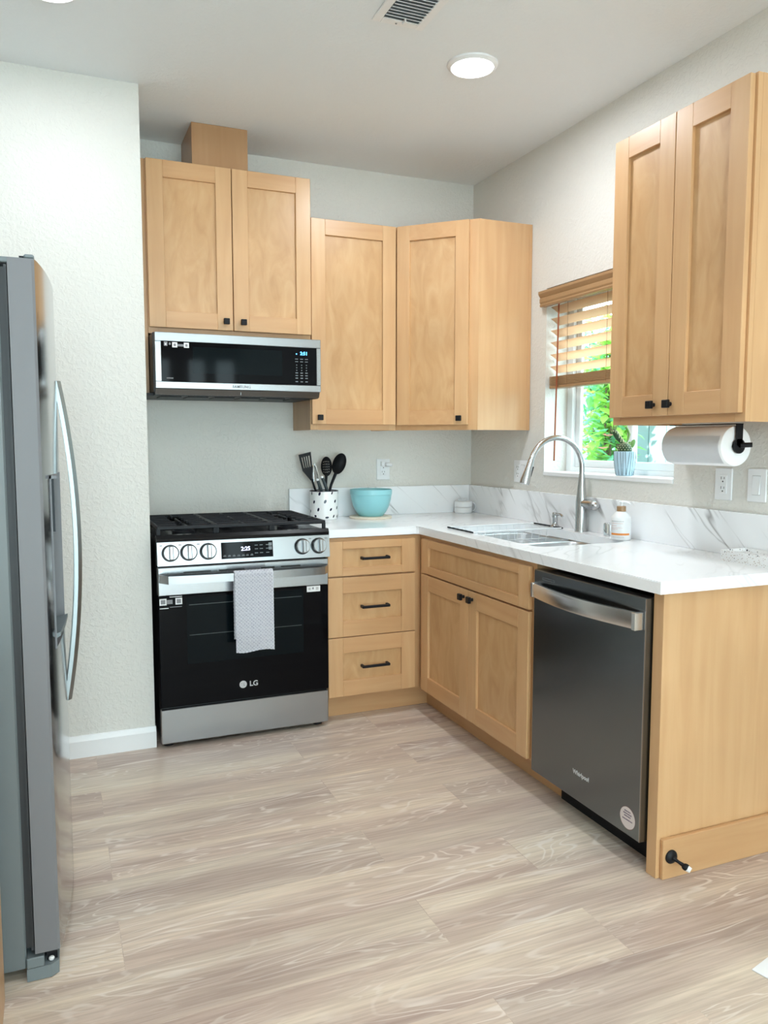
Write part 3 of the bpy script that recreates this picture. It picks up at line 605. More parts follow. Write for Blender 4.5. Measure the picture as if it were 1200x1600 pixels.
# waffle towel folded over the oven handle
def towel_mat():
    m, nt, b = new_mat('waffle_weave_cotton'); tc = N(nt, 'ShaderNodeTexCoord')
    n = N(nt, 'ShaderNodeTexNoise'); n.inputs['Scale'].default_value = 220; nt.links.new(tc.outputs['Object'], n.inputs['Vector'])
    r = ramp(nt, [(0.3, srgb(236, 236, 242)), (0.7, srgb(246, 246, 250))]); nt.links.new(n.outputs['Fac'], r.inputs['Fac']); nt.links.new(r.outputs[0], b.inputs['Base Color'])
    b.inputs['Roughness'].default_value = 0.9; return m
def recess_shade_mat():
    return plain('waffle_recess_shade', srgb(192, 192, 206), 0.9)  # grey puts the shade of the waffle recesses into the colour
t = MB(); nu, cell = 72, 0.0152
def towel_sheet(b, u0, u1, zb, yf, yback, zbb, over=True):
    # path: front bottom -> over the bar -> back bottom
    path = []; zt = 0.767; nz = int((zt-zb)/0.0034)
    for k in range(nz+1): path.append((yf, zb+(zt-0.012-zb)*k/nz))
    yc = (yf+yback)/2; rr = (yback-yf)/2
    for k in range(1, 9): a = PI-PI*k/9; path.append((yc+rr*math.cos(a), zt-0.012+0.016*math.sin(a)))
    nb = int((zt-zbb)/0.0034)
    for k in range(nb+1): path.append((yback, zt-0.012-(zt-0.012-zbb)*k/nb))
    grid = []
    L = 0.0
    for i, (y, z) in enumerate(path):
        if i: L += math.hypot(y-path[i-1][0], z-path[i-1][1])
        row = []
        for j in range(nu+1):
            u = u0+(u1-u0)*j/nu
            d = (math.cos(2*PI*u/cell)*math.cos(2*PI*L/cell)); d = max(d, -0.55)
            sag = 0.003*math.sin(u*38)*min(1, max(0, (0.74-z)/0.3)) if i < nz+4 else 0.0
            off = -0.0022*d
            fr_ = 1 if i < nz+1 else (-1 if i > nz+8 else 0)
            skew = 0.004*(0.75-z)*3
            row.append(b.bm.verts.new((u+skew*(0.3), y+(off-abs(sag))*fr_ if fr_ else y, z+(off if not fr_ else 0) - (0.004*math.sin((u-u0)*40) if i == 0 else 0))))
        grid.append((row, L))
    for i in range(len(grid)-1):
        for j in range(nu):
            f = b.bm.faces.new((grid[i][0][j], grid[i][0][j+1], grid[i+1][0][j+1], grid[i+1][0][j]))
            u = u0+(u1-u0)*(j+0.5)/nu; Lm = (grid[i][1]+grid[i+1][1])/2
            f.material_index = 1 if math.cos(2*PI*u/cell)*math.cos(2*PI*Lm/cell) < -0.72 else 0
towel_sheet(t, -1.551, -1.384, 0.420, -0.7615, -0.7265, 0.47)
o = t.build('dish_towel', [towel_mat(), recess_shade_mat()], None, smooth=1.2, solid=0.0025)
tag(o, 'white waffle-weave dish towel with recesses shaded grey hanging over the oven handle', 'towel')

# ------------------------------------------------------------------ microwave
t = thing('microwave', 'low-profile stainless over-the-range microwave with black glass front', 'microwave', (-1.447, 0, 1.522)); hw = 0.376
b = MB(); b.box((-hw-0.004, -0.45, 0.012), (hw, -0.005, 0.272), 0, 0.002); b.box((-hw-0.03, -0.40, 0.0), (-hw, -0.03, 0.012), 1); b.box((-hw, -0.44, 0.0), (hw, -0.03, 0.012), 1)
b.build('body', [DARKPLASTIC, BLACK], t, smooth=0)
b = MB(); gx0, gx1, gz0, gz1 = -0.349, 0.355, 0.058, 0.231
b.box((-hw, -0.485, 0.028), (hw, -0.452, gz0), 0, 0.002); b.box((-hw, -0.485, gz1), (hw, -0.452, 0.270), 0, 0.002); b.box((-hw, -0.485, gz0), (gx0, -0.452, gz1), 0, 0.002); b.box((gx1, -0.485, gz0), (hw, -0.452, gz1), 0, 0.002)
fr = b.build('front_frame', STEEL, t, smooth=0)
text('logo', 'SAMSUNG', 0.0165, (0.0, -0.4856, 0.0425), PRINT, fr, bold=0.0005, spacing=1.15)
b = MB(); b.box((gx0, -0.482, gz0), (gx1, -0.455, gz1)); gl = b.build('glass_front', BLACKGLASS, t, smooth=0)
b = MB(); b.box((-0.215, -0.4824, 0.098), (0.19, -0.481, 0.212)); b.build('viewing_window', WINGLASS, gl, smooth=0)
text('clock_digits', '2:51', 0.021, (0.294, -0.4824, 0.203), BLUE_LED, gl, bold=0.0005)
b = MB(); b.box((0.256, -0.4826, 0.198), (0.261, -0.482, 0.203)); b.build('indicator', BLUE_LED, gl, smooth=0)
b = MB()
for r_, z in enumerate((0.176, 0.164)):
    for x in (0.259, 0.283, 0.306): b.box((x-0.007, -0.4824, z), (x+0.007, -0.482, z+0.003))
for z in (0.148, 0.136, 0.124, 0.112, 0.100, 0.088, 0.072):
    for x in (0.259, 0.283, 0.306): wd = 0.002 if z > 0.115 else 0.006; b.box((x-wd, -0.4824, z), (x+wd, -0.482, z+0.004))
b.build('keypad_marks', DIMPRINT, gl, smooth=0)
b = MB(); b.box((-0.337, -0.4828, 0.211), (-0.322, -0.482, 0.229), 1); b.box((-0.333, -0.4832, 0.215), (-0.327, -0.4828, 0.222), 0); b.box((-0.316, -0.4828, 0.216), (-0.308, -0.482, 0.226), 1)
b.build('sticker', [STICKER, PRINT], gl, smooth=0); b = MB()
for x in (-0.302, -0.252): b.box((x, -0.4828, 0.206), (x+0.022, -0.482, 0.228), 0); b.box((x+0.006, -0.4832, 0.211), (x+0.016, -0.4826, 0.222), 1)
b.box((-0.281, -0.4827, 0.211), (-0.251, -0.482, 0.221), 1); b.build('sticker', [STICKER, PRINT], gl, smooth=0)
b = MB(); b.box((-0.328, -0.4828, 0.071), (-0.300, -0.482, 0.075), 0); b.build('small_print', PRINT, gl, smooth=0)
b = MB(); b.rings([[(x, -0.483, 0.027), (x, -0.470, 0.002), (x, -0.445, 0.002), (x, -0.445, 0.027)] for x in (-hw, hw-0.006)]); b.box((-0.004, -0.4785, 0.006), (-0.002, -0.474, 0.020), 1)
b.build('bottom_vent_trim', [DARKSTEEL, STEEL], t, smooth=0)
b = MB()
for k in range(6): x = -0.30+k*0.12; b.box((x-0.045, -0.40, -0.004), (x+0.045, -0.25, 0.001))
b.build('underside_vent', BLACK, t, smooth=0)

# ------------------------------------------------------------------ dishwasher (faces -x)
t = thing('dishwasher', 'dark stainless dishwasher with a curved bar handle between sink cabinet and end panel', 'dishwasher', (0, -1.6245, 0), -PI/2)
b = MB(); b.box((0.004, -0.584, 0.10), (0.594, -0.03, 0.845), 0); b.box((0.078, -0.545, 0.0), (0.59, -0.53, 0.10), 0); b.build('tub', BLACK, t, smooth=0)
b = MB(); b.box((0.0, -0.629, 0.094), (0.596, -0.586, 0.854), 0, 0.003); b.box((0.5925, -0.6296, 0.096), (0.5955, -0.60, 0.852), 1); dr_ = b.build('door', [DARKSTEEL, STEEL], t, smooth=0)  # pale steel strip on the right edge paints in its highlight line
b = MB(); rows = []; n = 20
for k in range(n+1):
    v = k/n; u = 0.020+0.558*v; y = -0.645-0.034*math.sin(PI*v)
    rows.append([(u, y-0.004, 0.757), (u, y-0.006, 0.764), (u, y-0.006, 0.801), (u, y-0.004, 0.808), (u, y+0.008, 0.808), (u, y+0.008, 0.757)])
b.rings(rows); b.box((0.570, -0.662, 0.755), (0.588, -0.628, 0.810), 0, 0.002); b.box((0.016, -0.655, 0.755), (0.030, -0.628, 0.810), 0, 0.002); b.build('handle', BRIGHTSTEEL, dr_, smooth=0.4)
b = MB()
for a, c in (((0.055, 0.830), (0.128, 0.8312)), ((0.055, 0.8225), (0.128, 0.8237)), ((0.055, 0.8225), (0.0562, 0.8312)), ((0.1268, 0.8225), (0.128, 0.8312))): b.box((a[0], -0.6295, a[1]), (c[0], -0.629, c[1]))
b.build('status_window', DIMPRINT, dr_, smooth=0)
text('logo', 'Whirlpool', 0.021, (0.302, -0.6294, 0.191), LOGO, dr_, bold=0.0004)
PINK = plain('pale_pink_sticker', (0.66, 0.59, 0.57), 0.5); NAVY = plain('dark_print', (0.10, 0.07, 0.13), 0.5); BROWN = plain('brown_rim', (0.16, 0.09, 0.08), 0.5)
b = MB(); Ms = Matrix.Translation((0.541, -0.629, 0.150)) @ Matrix.Rotation(PI/2, 4, 'X')
b.lathe([(0.0365, 0), (0.0365, 0.0005)], seg=36, mi=2, M=Ms); b.lathe([(0.0345, 0.0005), (0.0345, 0.0009)], seg=36, mi=0, M=Ms)
for z, wd in ((0.021, 0.014), (0.013, 0.019), (0.005, 0.015), (-0.006, 0.023)):
    x = -wd
    while x < wd: q = random.uniform(0.0025, 0.005); b.box((x, z-0.002, 0.0009), (min(x+q, wd), z+0.002, 0.0012), 1, 0, Ms); x += q+0.0012
b.build('sticker', [PINK, NAVY, BROWN], dr_, smooth=0)

# ------------------------------------------------------------------ refrigerator
FX = lambda y: -2.228-0.039*((y+1.6)/0.44)**2
t = thing('refrigerator', 'side-by-side stainless refrigerator at the left edge seen from its side', 'refrigerator', (0, 0, 0))
b = MB(); b.box((-3.05, -2.035, 0.03), (-2.345, -1.165, 1.722), 0, 0.004); b.build('body', FRIDGESIDE, t, smooth=0)
b = MB(); b.box((-2.345, -2.028, 0.08), (-2.333, -1.172, 1.715)); b.box((-2.333, -2.034, 0.075), (-2.327, -1.166, 1.72)); b.build('door_gasket', GASKET, t, smooth=0)
def slab(b, y0, y1, z0, z1, xb=-2.325, near=False):
    n = max(2, int(abs(y1-y0)/0.02)); pts = [(xb, y0)]
    for k in range(n+1):
        y = y0+(y1-y0)*k/n; x = FX(y)
        if near and k == 0: pts.append((x-0.007, y)); y += 0.003; x -= 0.001
        pts.append((x, y))
    pts.append((xb, y1))
    b.prism(pts, z0, z1, 0)
b = MB(); DY0, DY1, DZ0, DZ1 = -1.945, -1.70, 0.80, 1.235
slab(b, -2.041, -1.604, 0.068, DZ0, near=True); slab(b, -2.041, -1.604, DZ1, 1.735, near=True); slab(b, -2.041, DY0, DZ0, DZ1, near=True); slab(b, DY1, -1.604, DZ0, DZ1)
b.box((-2.325, DY0, DZ0), (-2.31, DY1, DZ1))
nd = b.build('freezer_door', [STEELV, DOORSIDE], t, smooth=0.3)
for p in nd.data.polygons:
    if p.normal.y < -0.75 or abs(p.normal.z) > 0.9: p.material_index = 1
b = MB()   # ice and water dispenser: bezel, dark control panel, recess back and drip tray
for a, c in (((DY0, DZ0), (DY0+0.008, DZ1)), ((DY1-0.008, DZ0), (DY1, DZ1)), ((DY0, DZ1-0.008), (DY1, DZ1))): b.box((FX(a[0])-0.03, a[0], a[1]), (FX((a[0]+c[0])/2)+0.002, c[0], c[1]), 0)
b.box((-2.31, DY0+0.008, 1.095), (FX(-1.82)-0.006, DY1-0.008, 1.227), 1); b.box((-2.31, DY0+0.008, DZ0), (-2.295, DY1-0.008, 1.095), 2)
b.rings([[(-2.295, y, DZ0), (FX(y)+0.010, y, DZ0+0.03), (FX(y)+0.010, y, DZ0+0.04), (-2.295, y, DZ0+0.02)] for y in (DY0+0.01, -1.82, DY1-0.01)], 2)
b.build('dispenser', [DOORSIDE, BLACKGLASS, GREYPLASTIC], nd, smooth=0)
b = MB(); slab(b, -1.598, -1.160, 0.068, 1.735); fd = b.build('fridge_door', [STEELV, DOORSIDE], t, smooth=0.3)
def bow(y):
    b = MB(); rows = []; n = 28
    for k in range(n+1):
        q = -1+2*k/n; z = 1.03+0.458*q; x = FX(y)+0.001+0.041*(1-q*q)
        tl = 0.5*(1-abs(q))+0.5; hx = 0.0105; hy = 0.014
        rows.append([(x-hx, y-hy, z), (x, y-hy, z), (x+hx, y-hy*0.2, z), (x+hx, y+hy*0.2, z), (x, y+hy, z), (x-hx, y+hy, z)])
    b.rings(rows); return b
bow(-1.635).build('handle', HANDLEV, nd, smooth=0.3); bow(-1.567).build('handle', HANDLEV, fd, smooth=0.3)
b = MB(); b.box((-2.345, -2.038, 1.724), (-2.268, -1.95, 1.7365), 0, 0.002); b.box((-2.290, -2.036, 1.7365), (-2.268, -1.96, 1.746), 0, 0.003); b.box((-2.3, -2.03, 1.7365), (-2.29, -1.98, 1.742), 1); b.build('top_hinge_cover', [GREYPLASTIC, BLACK], t, smooth=0)
b = MB(); b.prism([(-2.345, -2.043), (-2.29, -2.043), (-2.272, -2.03), (-2.270, -1.9), (-2.345, -1.9)], 0.002, 0.034, 0); b.box((-2.345, -2.043, 0.034), (-2.305, -1.9, 0.060), 0, 0.002); b.box((-2.3, -2.02, 0.034), (-2.275, -1.92, 0.064), 1); b.ball((-2.289, -2.026, 0.040), (0.007, 0.006, 0.006), 2)
b.build('foot_cover', [GREYPLASTIC, BLACK, PLASTIC], t, smooth=0.3)
b = MB(); b.box((-2.345, -1.9, 0.004), (-2.325, -1.165, 0.062)); b.build('kick_grille', GREYPLASTIC, t, smooth=0)
# cabinet in front of the fridge, only its edge shows
ORNGW = maple('maple_warm_edge', 2, False, 0.9)
t = thing('base_cabinet', 'edge of a maple cabinet at the lower left corner in front of the refrigerator', 'cabinet', (0, 0, 0))
b = MB(); b.box((-3.09, -2.9, 0.0), (-2.41, -2.083, 0.874), 0); b.build('body', [ORNGW], t, smooth=0)
b = MB(); b.box((-2.41, -2.895, 0.0), (-2.392, -2.083, 0.874), 0, 0.002); b.build('door', [ORNGW], t, smooth=0)

# ------------------------------------------------------------------ things on the counter
NAVYDOT = plain('navy_glaze', (0.012, 0.012, 0.035), 0.25); CERAMIC = plain('white_glaze', (0.80, 0.80, 0.79), 0.18)
cx, cy = -0.937, -0.112; R_ = 0.0745
t = thing('utensil_crock', 'white crock with dark spots and black rim holding the black utensils', 'crock', (cx, cy, CT))
b = MB(); b.lathe([(R_*0.93, 0), (R_*0.99, 0.004), (R_, 0.012), (R_, 0.148), (R_-0.006, 0.148), (R_-0.006, 0.012), (0.01, 0.010)], seg=48)
def spot(az, z, w_, h_, tilt):
    pts = []; a0 = az
    rows = [[], []]
    for k in range(12):
        q = 2*PI*k/12; u = w_*math.cos(q); v = h_*math.sin(q); uu = u*math.cos(tilt)-v*math.sin(tilt); vv = u*math.sin(tilt)+v*math.cos(tilt)
        a = a0+uu/R_
        for i, rr in enumerate((R_-0.001, R_+0.0006)): rows[i].append((rr*math.cos(a), rr*math.sin(a), min(0.147, max(0.002, z+vv))))
    b.rings(rows, 1)
# azimuth facing the camera ~ -108 deg; spot list from left to right
F = math.radians(-108)
for px, pz, wd, ht, tl in ((-0.85, .137, .004, .009, .1), (-0.31, .136, .006, .010, -.35), (0.55, .139, .004, .008, -.4), (0.98, .14, .003, .006, -.4), (-0.69, .093, .0055, .009, -.3), (0.08, .096, .0065, .0105, -.45), (0.76, .096, .005, .009, -.4),
                           (-0.40, .054, .0055, .010, -.3), (0.47, .054, .005, .009, -.6), (0.88, .061, .004, .009, -.3), (-0.93, .043, .004, .008, -.3), (-0.60, .020, .007, .006, -.4), (0.20, .013, .010, .005, .1), (0.66, .018, .004, .009, -.5), (0.90, .016, .004, .008, -.3)):
    spot(F+math.asin(max(-0.99, min(0.99, px))), pz, wd, ht, tl)
for k in range(14): spot(F+1.7+k*0.23, 0.02+0.12*((k*0.618) % 1), .005, .009, -.4)
b.build('pot', [CERAMIC, NAVYDOT], t, smooth=0.5)
b = MB(); b.lathe([(R_+0.0008, 0.1465), (R_+0.0012, 0.1505), (R_-0.007, 0.1505), (R_-0.007, 0.1465)], seg=48, cap0=False, cap1=False); b.build('rim', NAVYDOT, t)
NYLON = plain('black_nylon', (0.005, 0.005, 0.007), 0.4, spec=0.25); GRIP = plain('slate_grip', (0.030, 0.042, 0.046), 0.45)
def plate_xz(b, poly, y, th, mi=0): b.rings([[(x, y, z) for x, z in poly], [(x, y+th, z) for x, z in poly]], mi)
yb_ = -0.085
# slotted spatula: head built from bars so the slots are open
t = thing('slotted_spatula', 'black slotted spatula, leftmost utensil in the spotted crock', 'spatula', (0, 0, 0))
b = MB(); tl = Vector((-1.066, 1.250)); tr = Vector((-0.999, 1.266)); bl = Vector((-1.044, 1.166)); br_ = Vector((-0.990, 1.178))
P2 = lambda u, v: tuple((tl*(1-u)*v+tr*u*v+bl*(1-u)*(1-v)+br_*u*(1-v)))
def q4(u0, u1, v0, v1): plate_xz(b, [P2(u0, v0), P2(u1, v0), P2(u1, v1), P2(u0, v1)], yb_, 0.003)
q4(0, 1, 0.80, 1); q4(0, 1, 0.0, 0.14)
for u0, u1 in ((0, .17), (.26, .37), (.46, .56), (.65, .75), (.86, 1)): q4(u0, u1, 0.14, 0.80)
plate_xz(b, [P2(0, 0), P2(1, 0), (-0.992, 1.143), (-0.990, 1.115), (-1.0, 1.115)], yb_, 0.003); b.build('head', NYLON, t, smooth=0)
b = MB(); b.tube([(-0.995, yb_+0.002, 1.125), (-0.975, yb_-0.005, 1.06), (-0.925, -0.12, 0.93)], [0.006, 0.006, 0.008], 10); b.build('handle', NYLON, t)
# slotted spoon / solid spoon
def spoon_sheet(b, c, ax, w_, h_, dep, holes):
    ax = Vector(ax).normalized(); px = Vector((ax.z, 0, -ax.x)); n, m_ = 18, 22; V = {}
    for i in range(n+1):
        for j in range(m_+1):
            u = -1+2*i/n; v = -1+2*j/m_; uu = u*math.sqrt(max(0, 1-v*v*0.5)); vv = v*math.sqrt(max(0, 1-u*u*0.5))
            rr = uu*uu+vv*vv; p = Vector(c)+px*(uu*w_)+ax*(vv*h_)+Vector((0, dep*(1-rr), 0)); V[i, j] = b.bm.verts.new(p)
    for i in range(n):
        for j in range(m_):
            if holes and i % 3 == 1 and j % 3 == 1 and 3 <= i <= n-4 and 3 <= j <= m_-6: continue
            b.bm.faces.new((V[i, j], V[i+1, j], V[i+1, j+1], V[i, j+1]))
t = thing('slotted_spoon', 'black spoon with small holes, middle utensil in the spotted crock', 'spoon', (0, 0, 0))
b = MB(); spoon_sheet(b, (-0.913, yb_, 1.188), (-0.03, 0, 1), 0.031, 0.052, 0.010, True); b.build('bowl', NYLON, t, smooth=1.0, solid=0.002)
b = MB(); b.tube([(-0.915, yb_, 1.142), (-0.917, yb_-0.003, 1.09), (-0.925, -0.11, 0.93)], [0.0085, 0.006, 0.007], 10); b.build('handle', NYLON, t)
t = thing('serving_spoon', 'black solid serving spoon, rightmost utensil in the spotted crock', 'spoon', (0, 0, 0))
b = MB(); spoon_sheet(b, (-0.846, yb_-0.012, 1.202), (0.40, 0, 1), 0.037, 0.058, 0.013, False); b.build('bowl', NYLON, t, smooth=1.0, solid=0.002)
b = MB(); b.tube([(-0.866, yb_-0.012, 1.152), (-0.893, yb_-0.014, 1.09), (-0.94, -0.11, 0.93)], [0.009, 0.0075, 0.007], 10); b.build('handle', NYLON, t)
for i, (x, z, x2, lab) in enumerate(((-0.979, 1.117, -0.962, 'kitchen tool with short slate grip and white end cap, just right of the spatula'), (-0.954, 1.131, -0.929, 'taller kitchen tool with slate grip and white end cap, left of the slotted spoon'))):
    t = thing('kitchen_tool', lab, 'utensil', (0, 0, 0)); y = -0.14
    b = MB(); d_ = Vector((x2-x, 0, 1.068-z)); b.tube([(x, y, z), (x2, y, 1.068), (x2+0.028, y+0.03, 0.94)], [0.0085, 0.009, 0.006], 12); b.build('grip', GRIP, t)
    b = MB(); b.ball((x-0.002, y, z+0.003), (0.0085, 0.0085, 0.0075)); b.build('end_cap', PLASTIC, t)
t = thing('tongs', 'steel tongs standing between the spatula and the slotted spoon', 'tongs', (0, 0, 0))
b = MB(); b.tube([(-0.981, -0.075, 1.06), (-0.983, -0.07, 1.15), (-0.985, -0.07, 1.19), (-0.979, -0.072, 1.205), (-0.970, -0.072, 1.185), (-0.958, -0.075, 1.14), (-0.952, -0.08, 1.06)], [0.004]*7, 8, flat=1.6); b.build('arms', CHROME, t)
# bowl on a round board
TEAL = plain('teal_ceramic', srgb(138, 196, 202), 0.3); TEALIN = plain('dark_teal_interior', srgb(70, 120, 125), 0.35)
ox, oy = -0.690, -0.16
o = MB().lathe([(0.112, 0), (0.114, 0.003), (0.114, 0.009), (0.112, 0.011)], seg=48).build('round_board', plain('pale_board', srgb(218, 206, 186), 0.5), loc=(ox-0.003, oy, CT))
tag(o, 'thin round pale wooden board under the teal mixing bowl', 'board')
b = MB(); pr = [(0.062, 0), (0.066, 0.003), (0.082, 0.025), (0.097, 0.055), (0.106, 0.09), (0.1095, 0.114), (0.112, 0.116), (0.1125, 0.138), (0.111, 0.142), (0.1085, 0.142), (0.1065, 0.115)]
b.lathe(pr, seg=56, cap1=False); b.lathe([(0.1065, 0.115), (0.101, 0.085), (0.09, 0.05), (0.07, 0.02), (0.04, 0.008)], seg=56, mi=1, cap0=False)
bmesh.ops.remove_doubles(b.bm, verts=b.bm.verts[:], dist=1e-5)
o = b.build('mixing_bowl', [TEAL, TEALIN], loc=(ox, oy, CT+0.0112), smooth=0.5); tag(o, 'large teal mixing bowl with a wide rim on the round board', 'bowl')
# small white two-tier device with cord
t = thing('round_device', 'small white two-tier round device with coiled cord in the counter corner', 'device', (-0.092, -0.082, CT))
b = MB(); b.lathe([(0.046, 0), (0.051, 0.004), (0.0515, 0.030), (0.050, 0.033)], seg=40); b.build('base', PLASTIC, t, smooth=0.5)
b = MB(); b.lathe([(0.049, 0.0345), (0.0505, 0.037), (0.0495, 0.064), (0.046, 0.067)], seg=40); b.build('upper_tier', PLASTIC, t, smooth=0.5)
b = MB(); pts = [(0.047, -0.02, 0.052)]
for k in range(9): a = PI/2-PI*k/8; pts.append((0.050+0.019*math.cos(a), -0.018, 0.034+0.024*math.sin(a)))
b.tube(pts, 0.0022, 8)
pts = []
for k in range(60): a = k*0.42; rr = 0.026+0.004*math.sin(k*1.3); pts.append((rr*math.cos(a)-0.004, rr*math.sin(a)*0.7+0.005, 0.0695+0.011*(0.5+0.5*math.sin(k*0.5))))
b.tube(pts, 0.002, 6); b.build('cord', WIRE, t)
# terrazzo tray
def terrazzo():
    m, nt, b = new_mat('terrazzo'); tc = N(nt, 'ShaderNodeTexCoord'); col = None
    prev = None
    for sc, th, c in ((150, 0.16, srgb(120, 116, 116)), (95, 0.17, srgb(62, 62, 70)), (210, 0.15, srgb(165, 140, 120))):
        v = N(nt, 'ShaderNodeTexVoronoi'); v.inputs['Scale'].default_value = sc; nt.links.new(tc.outputs['Object'], v.inputs['Vector'])
        sp_ = N(nt, 'ShaderNodeSeparateColor'); nt.links.new(v.outputs['Color'], sp_.inputs[0])
        lt = N(nt, 'ShaderNodeMath', operation='LESS_THAN'); lt.inputs[1].default_value = 0.22; nt.links.new(sp_.outputs[0], lt.inputs[0])
        l2 = N(nt, 'ShaderNodeMath', operation='LESS_THAN'); l2.inputs[1].default_value = th*2; nt.links.new(v.outputs['Distance'], l2.inputs[0])
        mu = N(nt, 'ShaderNodeMath', operation='MULTIPLY'); nt.links.new(lt.outputs[0], mu.inputs[0]); nt.links.new(l2.outputs[0], mu.inputs[1])
        mx = N(nt, 'ShaderNodeMix', data_type='RGBA'); mx.inputs[6].default_value = srgb(230, 229, 228); mx.inputs[7].default_value = c
        if prev: nt.links.new(prev.outputs[2], mx.inputs[6])
        nt.links.new(mu.outputs[0], mx.inputs[0]); prev = mx
    nt.links.new(prev.outputs[2], b.inputs['Base Color']); b.inputs['Roughness'].default_value = 0.4; return m
b = MB(); rt = lambda x0, x1, y0, y1, r, z: [(x, y, z) for x, y in rrect(x0, x1, y0, y1, r, 4)]
b.rings([rt(-0.142, -0.024, -2.262, -2.022, 0.006, 0), rt(-0.143, -0.023, -2.263, -2.021, 0.006, 0.036), rt(-0.136, -0.030, -2.256, -2.028, 0.005, 0.036), rt(-0.134, -0.032, -2.254, -2.03, 0.005, 0.026)])
o = b.build('terrazzo_tray', terrazzo(), loc=(0, 0, CT), smooth=0.3); tag(o, 'speckled terrazzo tray near the right end of the countertop', 'tray')

# ------------------------------------------------------------------ wall plates
def outlet_slots(b, x, z, yf, mi):
    b.box((x-0.0085, yf-0.0006, z-0.001), (x-0.0065, yf, z+0.009), mi); b.box((x+0.0055, yf-0.0006, z), (x+0.0075, yf, z+0.008), mi); b.box((x-0.0025, yf-0.0006, z-0.011), (x+0.0025, yf, z-0.006), mi)
def wall_plate(label, loc, rz, W, devices, name, cat):
    t = thing(name, label, cat, loc, rz)
    b = MB(); b.box((-W/2, -0.0065, -0.058), (W/2, -0.0005, 0.058), 0, 0.002); b.build('cover_plate', PLASTIC, t, smooth=0)
    for x, kind in devices:
        if kind == 'outlet':
            b = MB(); b.box((x-0.0175, -0.0085, -0.034), (x+0.0175, -0.006, 0.034), 0, 0.001); outlet_slots(b, x, 0.018, -0.0085, 1); outlet_slots(b, x, -0.017, -0.0085, 1)
            b.box((x-0.006, -0.0095, -0.0025), (x+0.006, -0.008, 0.0025), 0); b.build('receptacle', [PLASTIC, SLOT], t, smooth=0)
        else:
            b = MB(); b.box((x-0.0175, -0.0075, -0.034), (x+0.0175, -0.006, 0.034), 1); b.rings([[(x-0.016, -0.0076, -0.032), (x-0.016, -0.0125, -0.032), (x-0.016, -0.008, 0.032), (x-0.016, -0.007, 0.032)], [(x+0.016, -0.0076, -0.032), (x+0.016, -0.0125, -0.032), (x+0.016, -0.008, 0.032), (x+0.016, -0.007, 0.032)]], 0)
            b.build('rocker', [PLASTIC, FAINT], t, smooth=0)
    return t
wall_plate('white outlet on the back wall above the teal bowl', (-0.5555, 0, 1.1655), 0, 0.079, [(0, 'outlet')], 'wall_outlet', 'outlet')
wall_plate('white double wall plate right of the corner, left of the faucet spray head', (0, -0.541, 1.1655), -PI/2, 0.128, [(-0.023, 'outlet'), (0.023, 'switch')], 'switch_plate', 'wall plate')
wall_plate('white outlet below the paper towel roll', (0, -1.892, 1.1655), -PI/2, 0.079, [(0, 'outlet')], 'wall_outlet', 'outlet')
wall_plate('white rocker light switch at the right edge, right of the outlet', (0, -2.04, 1.168), -PI/2, 0.079, [(0, 'switch')], 'light_switch', 'switch')
t = thing('plug_adapter', 'white plug with a rounded sideways head in the upper socket of the back wall outlet', 'plug', (-0.5555, -0.0086, 1.196))
b = MB(); b.box((-0.018, -0.022, -0.012), (0.012, 0, 0.014), 0, 0.003); b.build('body', PLASTIC, t, smooth=0)
b = MB(); b.tube([(-0.002, -0.033, -0.002), (0.004, -0.033, -0.002), (0.034, -0.033, -0.003), (0.038, -0.033, -0.003)], [0.008, 0.012, 0.012, 0.008], 18); b.build('round_head', PLASTIC, t, smooth=1.0)

# ------------------------------------------------------------------ paper towel roll under the right cabinet
t = thing('paper_towel_holder', 'black metal paper towel holder under the right wall cabinet', 'holder', (-0.150, -2.083, 0))
b = MB(); b.box((-0.014, -0.012, 1.304), (0.014, -0.006, 1.3785), 0, 0.001); b.lathe([(0.025, 0), (0.025, 0.006)], seg=28, M=Matrix.Translation((0, -0.006, 1.304)) @ Matrix.Rotation(PI/2, 4, 'X')); b.box((-0.014, -0.012, 1.3755), (0.014, 0.30, 1.3785)); b.build('bracket', BLACK, t, smooth=0.3)
b = MB(); b.cyl((0, -0.012, 1.304), (0, 0.295, 1.304), 0.006, seg=14); b.cyl((0.004, -0.012, 1.307), (0.030, -0.036, 1.308), 0.008, 0.008, 14); b.build('rod', BLACK, t)
def paper():
    m, nt, b = new_mat('quilted_paper'); b.inputs['Base Color'].default_value = (0.90, 0.90, 0.91, 1); b.inputs['Roughness'].default_value = 0.9
    tc = N(nt, 'ShaderNodeTexCoord'); v = N(nt, 'ShaderNodeTexVoronoi'); v.inputs['Scale'].default_value = 90; bp = N(nt, 'ShaderNodeBump'); bp.inputs['Strength'].default_value = 0.25; bp.inputs['Distance'].default_value = 0.001
    nt.links.new(tc.outputs['Object'], v.inputs['Vector']); nt.links.new(v.outputs['Distance'], bp.inputs['Height']); nt.links.new(bp.outputs[0], b.inputs['Normal']); return m
PAPER = paper()
t = thing('paper_towel_roll', 'white paper towel roll hanging below the right wall cabinet', 'paper towel', (-0.150, -2.083, 1.304))
Mr = Matrix.Rotation(-PI/2, 4, 'X')
b = MB(); b.lathe([(0.021, 0), (0.060, 0.0), (0.066, 0.003), (0.0675, 0.008), (0.0675, 0.272), (0.066, 0.278), (0.060, 0.28), (0.021, 0.28)], seg=56, cap0=False, cap1=False, M=Mr); b.lathe([(0.021, 0), (0.021, 0.28)], seg=24, cap0=False, cap1=False, M=Mr); b.build('roll', PAPER, t, smooth=0.7)
b = MB(); rows = []
for k in range(12):
    a = math.radians(215-3.2*k*2.6) if k < 8 else None
pts = [(0.0682*math.cos(a), 0.0682*math.sin(a)) for a in [math.radians(150+7*k) for k in range(11)]]
